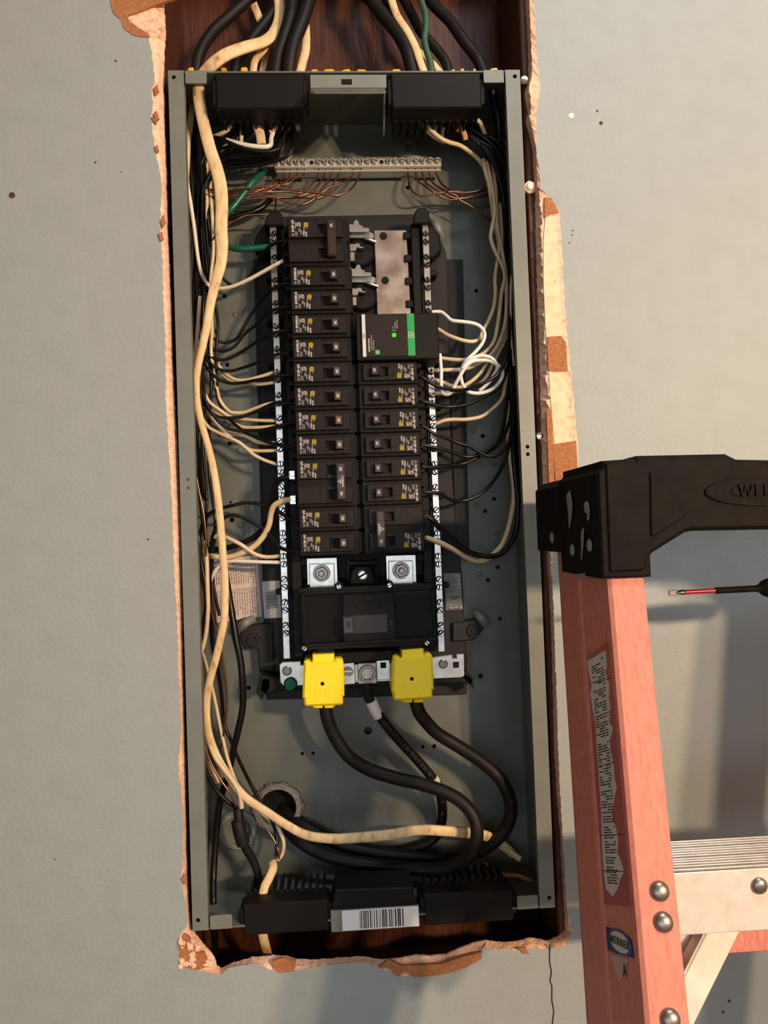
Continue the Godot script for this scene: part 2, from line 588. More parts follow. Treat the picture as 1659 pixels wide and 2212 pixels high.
	M.driver_red = mat(Color(0.62, 0.05, 0.10), 0.35)
	M.speck = mat(Color(0.30, 0.22, 0.18), 0.9)
	M.crack = mat(Color(0.16, 0.14, 0.13), 0.95)


# ---------------------------------------------------------------- the room and the torn wall

const LAMP := Vector3(1.08, 0.28, 1.7)
const LAMP_COLOR := Color(1.0, 0.86, 0.70)
const PANEL := Vector3(0.5, 1.125, 0.75)
const PANEL_COLOR := Color(0.88, 0.95, 1.0)
const PANEL_ENERGY := 0.85
const LAMP_ENERGY := 2.0
const SKY_ENERGY := 2.7

func build_room():
	var s := MB.new()
	s.bb(Vector3(-2600, -1500, -200), Vector3(2600, -1400, 4100))
	struct("floor", s, M.floor)
	s = MB.new()
	s.bb(Vector3(-2600, 1150, -200), Vector3(2600, 1250, 4100))
	struct("ceiling", s, M.ceiling)
	s = MB.new()
	s.bb(Vector3(-2700, -1500, -200), Vector3(-2600, 1250, 4100))
	struct("wall_left", s, M.room)
	s = MB.new()
	s.bb(Vector3(2600, -1500, -200), Vector3(2700, 1250, 4100))
	struct("wall_right", s, M.room)
	s = MB.new()   # behind the photographer, with a wide open doorway
	s.bb(Vector3(-2700, -1500, 4000), Vector3(-2300, 1250, 4100))
	s.bb(Vector3(900, -1500, 4000), Vector3(2700, 1250, 4100))
	s.bb(Vector3(-2300, 700, 4000), Vector3(900, 1250, 4100))
	struct("wall_front", s, M.room)
	s = MB.new()
	s.bb(Vector3(-9000, -1560, 4100), Vector3(9000, -1460, 16000))
	struct("ground", s, M.outside)


# pairs along the torn opening: where the paint ends, where the hole begins (pixels)
func torn_rim() -> Array:
	return [
		Vector4(262, -130, 352, -130), Vector4(236, -20, 352, -20), Vector4(246, 22, 354, 18), Vector4(268, 58, 357, 50), Vector4(284, 74, 358, 70), Vector4(322, 82, 356, 90), Vector4(330, 130, 354, 135),
		Vector4(334, 182, 353, 182), Vector4(327, 190, 354, 200), Vector4(331, 222, 355, 225), Vector4(326, 252, 355, 258), Vector4(332, 300, 357, 300), Vector4(336, 330, 358, 340), Vector4(345, 365, 360, 370), Vector4(350, 410, 361, 420),
		Vector4(345, 480, 362, 490), Vector4(351, 560, 366, 560), Vector4(353, 660, 370, 660), Vector4(358, 760, 372, 760), Vector4(358, 860, 377, 860), Vector4(364, 960, 382, 960), Vector4(370, 1060, 386, 1060),
		Vector4(374, 1160, 390, 1160), Vector4(378, 1260, 392, 1260), Vector4(383, 1360, 394, 1360), Vector4(386, 1460, 396, 1460), Vector4(392, 1560, 398, 1560), Vector4(386, 1650, 400, 1650), Vector4(396, 1760, 402, 1760),
		Vector4(396, 1860, 404, 1860), Vector4(390, 1905, 405, 1905), Vector4(402, 1950, 408, 1950), Vector4(405, 1998, 412, 2002), Vector4(388, 2022, 422, 2020), Vector4(385, 2060, 440, 2042), Vector4(400, 2090, 462, 2068), Vector4(440, 2098, 468, 2088),
		Vector4(478, 2106, 478, 2094), Vector4(494, 2091, 500, 2083), Vector4(551, 2081, 545, 2070), Vector4(588, 2095, 590, 2066), Vector4(604, 2100, 620, 2068), Vector4(636, 2096, 640, 2074), Vector4(681, 2089, 681, 2076), Vector4(730, 2083, 735, 2071),
		Vector4(781, 2079, 781, 2068), Vector4(817, 2090, 822, 2075), Vector4(851, 2102, 852, 2073), Vector4(866, 2107, 876, 2069), Vector4(899, 2110, 900, 2064), Vector4(939, 2104, 935, 2066), Vector4(975, 2098, 965, 2062), Vector4(1007, 2086, 996, 2048),
		Vector4(1037, 2068, 1025, 2037), Vector4(1043, 2050, 1050, 2033), Vector4(1086, 2050, 1086, 2038), Vector4(1118, 2056, 1115, 2036), Vector4(1148, 2048, 1148, 2027), Vector4(1188, 2050, 1185, 2034), Vector4(1224, 2042, 1206, 2024), Vector4(1236, 2012, 1222, 2012),
		Vector4(1229, 1980, 1221, 1982), Vector4(1224, 1930, 1218, 1935), Vector4(1220, 1870, 1214, 1870), Vector4(1215, 1800, 1211, 1800), Vector4(1209, 1700, 1203, 1705), Vector4(1206, 1620, 1198, 1620), Vector4(1203, 1520, 1196, 1520),
		Vector4(1199, 1420, 1193, 1420), Vector4(1196, 1320, 1190, 1320), Vector4(1193, 1240, 1184, 1240), Vector4(1196, 1170, 1180, 1170), Vector4(1216, 1120, 1177, 1120), Vector4(1248, 1060, 1174, 1060), Vector4(1250, 1000, 1172, 1000),
		Vector4(1246, 940, 1170, 940), Vector4(1240, 870, 1168, 870), Vector4(1232, 790, 1166, 790), Vector4(1224, 700, 1163, 700), Vector4(1217, 600, 1160, 600), Vector4(1213, 520, 1158, 520), Vector4(1209, 458, 1157, 462),
		Vector4(1190, 426, 1157, 430), Vector4(1168, 410, 1156, 412), Vector4(1165, 370, 1154, 372), Vector4(1158, 320, 1151, 320), Vector4(1160, 292, 1145, 292), Vector4(1157, 262, 1137, 262), Vector4(1162, 225, 1141, 240),
		Vector4(1166, 202, 1134, 208), Vector4(1165, 170, 1142, 172), Vector4(1159, 120, 1142, 120), Vector4(1157, 60, 1139, 60), Vector4(1152, 0, 1136, 0), Vector4(1150, -130, 1132, -130)]


func build_wall():
	var rim := torn_rim()
	var f := FastNoiseLite.new()
	f.frequency = 0.09
	f.seed = 4
	var a := PackedVector3Array()   # paint edge
	var b := PackedVector3Array()   # lip of the bare gypsum
	var c := PackedVector3Array()   # edge of the hole
	for i in rim.size() - 1:
		var len := maxf(Vector2(rim[i].x - rim[i + 1].x, rim[i].y - rim[i + 1].y).length(), 6.0)
		var k := clampi(int(len / 7.0), 1, 16)
		for j in k:
			var q: Vector4 = rim[i].lerp(rim[i + 1], float(j) / k)
			var id := float(a.size())
			var j1 := f.get_noise_2d(id * 6.0, 0.0) * 3.4
			var j2 := f.get_noise_2d(id * 6.0, 90.0) * 3.0
			var pa := P(q.x + j1, q.y + j2, 1.6)
			var pc := P(q.z + f.get_noise_2d(id * 7.0, 200.0) * 2.2, q.w + f.get_noise_2d(id * 7.0, 300.0) * 2.2, -10.0)
			var broad := pa.distance_to(pc) > 19.0 or (q.x > 1120.0 and q.y < 1990.0)
			var pb := pa.lerp(pc, (0.86 if broad else 0.55) + f.get_noise_2d(id * 9.0, 400.0) * 0.16)
			pb.z = (-0.4 if broad else -2.2) + f.get_noise_2d(id * 8.0, 500.0) * 1.8
			a.append(pa); b.append(pb); c.append(pc)
	# the painted sheet: one polygon round the opening, which runs on up behind the frame's top
	var poly := PackedVector2Array()
	for q in a: poly.append(Vector2(q.x, q.y))
	var top_l := a[0]
	var top_r := a[a.size() - 1]
	poly.append_array([Vector2(top_r.x, 760), Vector2(2600, 760), Vector2(2600, -1400), Vector2(-2600, -1400), Vector2(-2600, 760), Vector2(top_l.x, 760)])
	var w := MB.new()
	var ids := Geometry2D.triangulate_polygon(poly)
	for i in range(0, ids.size(), 3):
		var q: Array = []
		for j in 3: q.append(Vector3(poly[ids[i + j]].x, poly[ids[i + j]].y, 1.6))
		w.flat(q[0], q[1], q[2], Vector3(0, 0, 1))
	w.quad(Vector3(-2600, 760, 1.6), Vector3(2600, 760, 1.6), Vector3(2600, 1150, 1.6), Vector3(-2600, 1150, 1.6), Vector3(0, 0, 1))
	# its back, past the cavity, shuts the light out
	w.bb(Vector3(-2600, -1400, -140), Vector3(2600, 1150, -122))
	var wall := struct("wall_back", w, M.paint, "grey-green painted drywall with a torn rectangular opening round the panel")
	# bare gypsum from the paint's edge over the lip and in to the cut edge
	var g := MB.new()
	for i in a.size() - 1:
		g.quad(a[i], a[i + 1], b[i + 1], b[i], Vector3(0, 0, 1))
		g.quad(b[i], b[i + 1], c[i + 1], c[i], Vector3(0, 0, 1))
		var d0 := Vector3(c[i].x, c[i].y, -12.5)
		var d1 := Vector3(c[i + 1].x, c[i + 1].y, -12.5)
		var inward := (Vector3(0, 0, 0) - c[i])
		g.quad(c[i], c[i + 1], d1, d0, inward)
	part("gypsum_edge", g, M.gypsum, wall, "torn pale gypsum edge round the opening")
	# brown backing card left where the face tore, and curls of loose paper
	var cards := [
		[[236, -30, 300, -30, 392, -8, 330, 14, 312, 22, 276, 36, 280, 46, 298, 60, 322, 74, 322, 82, 290, 78, 268, 62, 262, 44, 246, 30, 240, 12], 0.9],
		[[1182, 728, 1212, 726, 1222, 740, 1226, 802, 1200, 803, 1184, 800], 0.9],
		[[1194, 960, 1244, 952, 1248, 1024, 1226, 1040, 1200, 1046], 0.9],
		[[1180, 886, 1191, 884, 1198, 1046, 1186, 1048], 0.7],
		[[817, 2089, 840, 2072, 868, 2086, 905, 2084, 950, 2082, 1000, 2066, 1038, 2056, 1040, 2070, 1008, 2088, 975, 2100, 940, 2106, 905, 2110, 890, 2106, 900, 2112, 872, 2098, 862, 2109, 848, 2100, 838, 2084], 0.9],
		[[588, 2076, 610, 2068, 640, 2074, 636, 2096, 606, 2101, 592, 2094], 0.8],
		[[386, 2040, 398, 2016, 410, 2026, 416, 2058, 440, 2056, 452, 2084, 430, 2094, 404, 2090, 388, 2064], 1.2],
		[[1176, 426, 1192, 428, 1207, 460, 1190, 462, 1176, 470], 0.5]]
	for q in cards:
		var m := MB.new()
		m.prism(outline(q[0], 1.6), -1.0, 1.6 + q[1])
		part("torn_paper", m, M.card, wall, "brown torn paper layer")
	for q in [[330, 190, 340, 182, 343, 198, 334, 205], [330, 246, 338, 238, 344, 256, 336, 262], [326, 252, 336, 258, 338, 268, 330, 262], [332, 318, 340, 312, 343, 326, 337, 330], [345, 478, 354, 462, 357, 480, 350, 492], [340, 505, 350, 500, 353, 516, 346, 522], [390, 1900, 400, 1888, 404, 1904, 400, 1912], [1118, 2048, 1136, 2048, 1144, 2062, 1130, 2060]]:
		var m := MB.new()
		m.prism(outline(q, 3.0), 1.0, 3.4, 0.6, Transform3D.IDENTITY)
		part("paper_curl", m, M.card, wall)
	# crumbs of gypsum at the lower corner and along the torn edge
	for i in 22:
		var px := rng.randf_range(388, 452)
		var py := rng.randf_range(2016, 2096)
		if (px - 385) * 1.1 > (py - 1990): continue
		var spot := P(px, py, 2.0)
		var m := MB.new()
		var poly2 := PackedVector2Array()
		for j in 6: poly2.append(Vector2(cos(TAU * j / 6), sin(TAU * j / 6)) * rng.randf_range(1.6, 4.2))
		m.prism(poly2, -2.0, rng.randf_range(0.6, 2.6), 0.7, Transform3D(Basis(Vector3(rng.randf() - 0.5, rng.randf() - 0.5, 0.2).normalized(), rng.randf_range(-0.7, 0.7)), spot))
		part("gypsum_crumb", m, [M.gypsum, M.tape][i % 2], wall)
	var tp := MB.new()
	tp.prism(outline([1178, 470, 1205, 464, 1211, 520, 1215, 600, 1221, 700, 1228, 780, 1236, 870, 1243, 950, 1247, 1040, 1204, 1046, 1198, 960, 1190, 870, 1184, 780, 1178, 700, 1174, 600, 1174, 520], 1.6), -0.8, 1.2, 0.3)
	part("joint_tape", tp, M.tape, wall, "pale orange strip of bare joint tape")
	# hairline crack under the corner, dents and nail pops
	var ck := MB.new()
	var p := path([1188, 2040, 1.7, 1187, 2075, 1.7, 1191, 2100, 1.7, 1188, 2118, 1.7, 1192, 2130, 1.7, 1192, 2160, 1.7, 1196, 2185, 1.7, 1193, 2215, 1.7, 1197, 2250, 1.7], 3)
	ck.tube(p, 0.7, 5)
	part("crack", ck, M.crack, wall)
	for q in [[26, 422, 3.2], [250, 132, 1.2], [206, 351, 1.1], [1234, 250, 3.0], [1298, 266, 2.0], [1290, 240, 1.2], [1575, 2162, 1.6], [1562, 2186, 1.4], [118, 1856, 0.8], [262, 372, 0.7], [1237, 498, 0.9], [1236, 508, 0.8], [1230, 525, 0.8], [320, 1165, 1.0]]:
		var m := MB.new()
		m.stud(P(q[0], q[1], 1.5), q[2], 0.5, 0.2, 10)
		part("dent", m, M.speck if q[2] != 3.0 else M.wire_white, wall)
	# the studs each side of the cavity and the boards behind it
	var st := MB.new()
	st.bb(Vector3(187, -900, -118), Vector3(226, 900, -13.2), 1.5)
	var s1 := struct("trim_1", st, M.wood, "dark stained stud filling the gap beside the panel")
	s1.set_meta("category", "stud")
	st = MB.new()
	st.bb(Vector3(-226, -900, -118), Vector3(-187, 900, -13.2), 1.5)
	var s2 := struct("trim_2", st, M.wood, "dark stained stud by the cables, behind the torn edge")
	s2.set_meta("category", "stud")
	st = MB.new()
	st.bb(Vector3(-190, -900, -121), Vector3(190, 900, -115))
	struct("wall_cavity", st, M.wood, "dark brown board at the back of the wall cavity")
	st = MB.new()
	st.bb(Vector3(-190, 640, -116), Vector3(190, 680, -13))
	st.bb(Vector3(-190, -560, -116), Vector3(190, -520, -13))
	var s3 := struct("trim_3", st, M.wood, "dark blocking across the cavity above and below the panel")
	s3.set_meta("category", "blocking")
	# screws that hold the panel to the stud
	var k := 0
	for q in [[1132, 174, "chrome screw in the stud by the panel's upper corner"], [1146, 403, "painted screw with a washer in the stud, beside the upper end of the bare tape"], [1166, 942, "clear-headed screw in the stud by the lower end of the bare tape"]]:
		var c0 := P(q[0], q[1], -9.0)
		var sc := thing("mounting_screw", q[2], "screw", c0 * 0.001, "")
		var m := MB.new()
		m.lathe([Vector2(2.2, -8), Vector2(2.2, -1.5), Vector2(4.6, 0), Vector2(4.6, 1.2), Vector2(3.4, 2.4), Vector2(0, 2.8)], at(c0.x, c0.y, c0.z), 18)
		part("head", m, M.chrome if k != 1 else M.tape_white, sc)
		if k == 1:
			m = MB.new()
			m.stud(c0 - Vector3(0, 0, 4), 7.0, 4.0, 1.0, 7)
			part("washer", m, M.tape, sc)
		k += 1


# ---------------------------------------------------------------- the steel box

const DEEP := -100.0

func csg(called: String, parent: Node3D, m: Material) -> CSGCombiner3D:
	var o := CSGCombiner3D.new()
	var i := 0
	var nm := called
	while parent.has_node(NodePath(nm)):
		i += 1
		nm = "%s_%03d" % [called, i]
	o.name = nm
	o.material_override = m
	parent.add_child(o)
	return o


func csg_box(o: CSGCombiner3D, a: Vector3, b: Vector3, cut := false):
	var q := CSGBox3D.new()
	q.name = "cut" if cut else "block"
	q.size = (b - a).abs() * 0.001
	q.position = (a + b) * 0.0005
	if cut: q.operation = CSGShape3D.OPERATION_SUBTRACTION
	o.add_child(q, true)


func csg_hole(o: CSGCombiner3D, c: Vector3, r: float, deep := 20.0):
	var q := CSGCylinder3D.new()
	q.name = "bore"
	q.radius = r * 0.001
	q.height = deep * 0.001
	q.sides = 16
	q.position = c * 0.001
	q.rotation.x = PI / 2
	q.operation = CSGShape3D.OPERATION_SUBTRACTION
	o.add_child(q, true)


func build_box():
	var box := thing("panel_box", "grey steel electrical panel box set open in the torn wall opening", "panel box", Vector3.ZERO)
	var t := 1.6
	# back sheet with real screw holes
	var back := csg("back_panel", box, M.steel_inside)
	csg_box(back, Vector3(-181, -431, DEEP - t), Vector3(181, 431, DEEP))
	for q in [[1029, 628, 2.4], [653, 1628, 1.9], [676, 1627, 1.9], [914, 1613, 2.2], [938, 1612, 2.4], [1043, 942, 2.6], [1067, 1078, 2.4], [1048, 1104, 2.4], [1075, 1225, 2.6], [1054, 1253, 2.6], [1080, 1336, 2.6], [1038, 1460, 2.8], [537, 1486, 2.6], [491, 788, 2.4], [496, 958, 2.4], [501, 1123, 2.8], [485, 640, 2.4], [881, 405, 2.6], [498, 1085, 1.4]]:
		csg_hole(back, P(q[0], q[1], DEEP), q[2])
	csg_hole(back, P(880, 332, DEEP), 3.4)
	csg_box(back, P(877, 318, DEEP - 10), P(884, 346, DEEP + 10), true)
	csg_hole(back, P(795, 1578, DEEP), 4.6)
	csg_hole(back, P(601, 1742, DEEP), 21.0)
	# flanged sides, each with its screw holes
	for s in [-1, 1]:
		var fl := csg("side_flange", box, M.steel_grey)
		csg_box(fl, Vector3(165.5 * s, -431, -t), Vector3(181 * s, 431, 0))
		csg_hole(fl, Vector3(175.5 * s, 424, 0), 2.2)
		csg_hole(fl, Vector3(175.5 * s, -421, 0), 2.2)
		csg_hole(fl, Vector3(172.5 * s, 36.5 if s > 0 else 14.0, 0), 2.0 if s > 0 else 1.7)
		csg_hole(fl, Vector3(172.5 * s, 28.8 if s > 0 else 5.5, 0), 2.0 if s > 0 else 1.7)
		var m := MB.new()
		m.bb(Vector3(179.4 * s, -431, DEEP), Vector3(181 * s, 431, -t))
		m.bb(Vector3(165.5 * s, -431, -9), Vector3(167 * s, 431, -t))
		part("side_wall", m, M.steel_inside, box)
	for s in [-1, 1]:
		var m := MB.new()
		m.bb(Vector3(-179, 429.4 * s, DEEP), Vector3(179, 431 * s, -t))
		part("end_wall", m, M.steel_inside, box)
		for e in [-1, 1]:
			m = MB.new()
			m.prism(rounded(minf(142.5 * e, 164 * e), minf(431 * s, 417.5 * s), maxf(142.5 * e, 164 * e), maxf(431 * s, 417.5 * s), 1.6), -t, 0.0, 0.3)
			part("corner_tab", m, M.steel_grey, box)
	# knockout rings and stamped dimples in the back and side
	for q in [[985, 375, 52], [1042, 495, 25], [1100, 1640, 33], [1050, 1745, 42], [1050, 1745, 30], [781, 1770, 62], [781, 1770, 44]]:
		var m := MB.new()
		var r: float = q[2] * 0.53
		m.lathe([Vector2(r - 0.5, 0), Vector2(r - 0.35, 0.35), Vector2(r + 0.35, 0.35), Vector2(r + 0.5, 0)], Transform3D(Basis.IDENTITY, P(q[0], q[1], DEEP)), 48)
		part("knockout", m, M.steel_inside, box)
	for q in [[1010, 617], [1022, 930], [1065, 1002], [1028, 1091], [1072, 1151], [1035, 1240], [520, 1135], [508, 680], [516, 972], [1000, 1622]]:
		var m := MB.new()
		m.lathe([Vector2(3.2, 0), Vector2(2.4, 0.8), Vector2(1.2, 1.2), Vector2(0, 1.2)], Transform3D(Basis.IDENTITY, P(q[0], q[1], DEEP)), 16)
		part("dimple", m, M.steel_inside, box)
	var dm := MB.new()
	dm.lathe([Vector2(18, 0), Vector2(14, 1.5), Vector2(10, 3.6), Vector2(6, 4.2), Vector2(4.5, 3.4)], Transform3D(Basis.IDENTITY, P(882, 320, DEEP)), 32)
	part("mounting_boss", dm, M.steel_inside, box)
	dm = MB.new()
	dm.lathe([Vector2(20, 0), Vector2(15, 3), Vector2(9, 5.4), Vector2(0, 6)], Transform3D(Basis.IDENTITY, P(600, 318, DEEP)), 32)
	part("mounting_boss", dm, M.steel_inside, box)
	for q in [[1134, 1235], [1139, 1310]]:
		var c0 := Vector3(179.3, P(q[0], q[1], -40.0).y, -34)
		var m := MB.new()
		m.lathe([Vector2(13.6, 0), Vector2(13.9, 0.4), Vector2(14.6, 0.4), Vector2(14.9, 0)], Transform3D(Basis(Vector3(0, 1, 0), -PI / 2), c0), 36)
		part("knockout", m, M.black, box)
	# embossed LINE, upside down as the box hangs
	var ln := MB.new()
	letters(ln, "LINE 1", 13.0, Transform3D(Basis(Vector3(0, 0, 1), PI), P(800, 1642, DEEP) + Vector3(0, 0, 0.1)), 0.5, false)
	part("embossed_lettering", ln, M.steel_inside, box)
	# the middle lip of each end, one with a slot, one with a bar code sticker
	var lip := csg("end_lip", box, M.steel_grey)
	csg_box(lip, Vector3(-37, 412.5, -t), Vector3(41, 426, 0))
	csg_box(lip, Vector3(-5.5, 415.6, -5), Vector3(5.5, 421.6, 5), true)
	var hood := MB.new()
	hood.prism(PackedVector2Array([Vector2(-37, 0), Vector2(39, 0), Vector2(38, -42), Vector2(34, -47), Vector2(-33, -47), Vector2(-37, -42)]), -1.6, 0, 0.4, Transform3D(Basis(Vector3(1, 0, 0), -0.95), Vector3(0, 413, -1.5)))
	hood.prism(PackedVector2Array([Vector2(-1, 414), Vector2(-39, 388), Vector2(-36, 381), Vector2(-28, 384), Vector2(-1, 408)]), 38, 39.6, 0.3, Transform3D(Basis(Vector3(0, 0, 1), Vector3(0, 1, 0), Vector3(1, 0, 0)), Vector3(0, 0, 0)))
	part("end_hood", hood, M.steel_inside, box)
	lip = csg("end_lip", box, M.steel_grey)
	csg_box(lip, Vector3(-45, -441, -t), Vector3(43, -420, 0))
	hood = MB.new()
	hood.prism(PackedVector2Array([Vector2(-46, -424), Vector2(40, -424), Vector2(38, -403), Vector2(-40, -401)]), -42, -2, 1.5)
	part("end_hood", hood, M.black, box)
	var img := Image.create(400, 96, false, Image.FORMAT_RGB8)
	img.fill(Color(0.93, 0.93, 0.93))
	var x := 92
	while x < 320:
		var bw := rng.randi_range(2, 7)
		img.fill_rect(Rect2i(x, 6, bw, 84), Color(0.04, 0.04, 0.05))
		x += bw + rng.randi_range(2, 8)
	var bc := MB.new()
	bc.sheet(Vector3(-34, -420.5, 0.25), Vector3(42.4, -420.5, 0.25), Vector3(42.4, -440.5, 0.25), Vector3(-34, -440.5, 0.25), Vector3(0, 0, 1))
	part("barcode_sticker", bc, pic(img), box, "white sticker with a black bar code")
	# black cable entry blocks with combed throats
	for q in [[-134, -44, 391.8, 429.2, 1], [46, 140, 391.8, 429.2, 1], [-131.5, -47, -440, -410, -1], [48, 138.7, -442, -411, -1]]:
		var m := MB.new()
		m.bb(Vector3(q[0], q[2], -30), Vector3(q[1], q[3], -1.5), 1.5)
		for e in [q[0], q[1]]: m.bb(Vector3(e - 4, q[2] + 5, -30), Vector3(e + 4, q[3] - 5, -4), 1)
		var root := part("cable_entry_block", m, M.black, box)
		for i in 11:
			var xx: float = q[0] + 5 + (q[1] - q[0] - 10) * i / 10.0
			m = MB.new()
			var y0: float = q[2] if q[4] > 0 else q[3]
			m.prism(PackedVector2Array([Vector2(-22, 3 * q[4]), Vector2(-62, 8 * q[4]), Vector2(-60, -1 * q[4]), Vector2(-44, -4 * q[4]), Vector2(-24, -1.5 * q[4])]), -1.1, 1.1, 0.0, Transform3D(Basis(Vector3(0, 0, 1), Vector3(0, 1, 0), Vector3(1, 0, 0)), Vector3(xx, y0, 0)))
			part("comb_rib", m, M.black, root)
	# warning labels pasted on the back by the feeders
	img = Image.create(512, 512, false, Image.FORMAT_RGB8)
	img.fill(Color(0.86, 0.80, 0.78))
	print_lines(img, Rect2i(14, 20, 480, 210), 17, Color(0.25, 0.22, 0.22))
	print_lines(img, Rect2i(14, 262, 480, 226), 17, Color(0.25, 0.22, 0.22))
	var wl := MB.new()
	paste(wl, [462, 1208, 556, 1200, 565, 1332, 468, 1345], DEEP + 0.5)
	part("warning_label", wl, pic(img), box, "pale label filled with fine print")
	var og := MB.new()
	paste(og, [435, 1218, 452, 1218, 458, 1330, 440, 1330], DEEP + 0.5)
	part("warning_label", og, mat(Color(0.80, 0.26, 0.12), 0.6), box, "orange warning strip behind the wires")


func paste(m: MB, q: Array, z: float):
	m.sheet(P(q[0], q[1], z), P(q[2], q[3], z), P(q[4], q[5], z), P(q[6], q[7], z), Vector3(0, 0, 1))


# fine print too small to read: rows of word-long strokes running down the sheet
func print_lines(img: Image, r: Rect2i, rows: int, ink: Color):
	var pitch := r.size.x / float(rows)
	for i in rows:
		var y := r.position.y
		var stop := r.position.y + r.size.y - rng.randi_range(0, r.size.y / 3 if i % 5 == 4 else 14)
		while y < stop:
			var w := mini(rng.randi_range(8, 34), stop - y)
			var xx := int(r.position.x + i * pitch)
			var h := int(pitch * 0.5)
			for yy in range(y, y + w, 3):
				img.fill_rect(Rect2i(xx + rng.randi_range(0, 3), yy, h - rng.randi_range(0, 4), 2), ink)
			y += w + 7


# ---------------------------------------------------------------- the black tray, bus bars and neutral bars

func slotted(r: float, h: float) -> ArrayMesh:
	var m := MB.new()
	m.lathe([Vector2(r, 0), Vector2(r, h * 0.8), Vector2(r * 0.93, h * 0.9), Vector2(r * 0.86, h * 0.8), Vector2(r * 0.86, 0)], Transform3D.IDENTITY, 16)
	for s in [-1, 1]:
		var p := PackedVector2Array()
		for j in 9:
			var u := PI * j / 8.0
			p.append(Vector2(cos(u) * r * 0.7, s * (0.2 * r + sin(u) * r * 0.52)))
		m.prism(p, 0, h, 0.3)
	return mesh_of(m, Vector3.ZERO)


func crossed(r: float, h: float) -> ArrayMesh:
	var m := MB.new()
	m.lathe([Vector2(r, 0), Vector2(r, h * 0.35), Vector2(r * 0.8, h * 0.6), Vector2(0, h * 0.6)], Transform3D.IDENTITY, 16)
	for i in 4:
		var b := Basis(Vector3(0, 0, 1), i * PI / 2)
		var p := PackedVector2Array([Vector2(0.18 * r, 0.18 * r), Vector2(0.72 * r, 0.18 * r), Vector2(0.55 * r, 0.55 * r), Vector2(0.18 * r, 0.72 * r)])
		m.prism(p, h * 0.5, h * 0.95, 0.2, Transform3D(b, Vector3.ZERO))
	return mesh_of(m, Vector3.ZERO)


func hexagon(r: float, turn := 0.0) -> PackedVector2Array:
	var p := PackedVector2Array()
	for i in 6: p.append(Vector2(cos(turn + i * PI / 3), sin(turn + i * PI / 3)) * r)
	return p


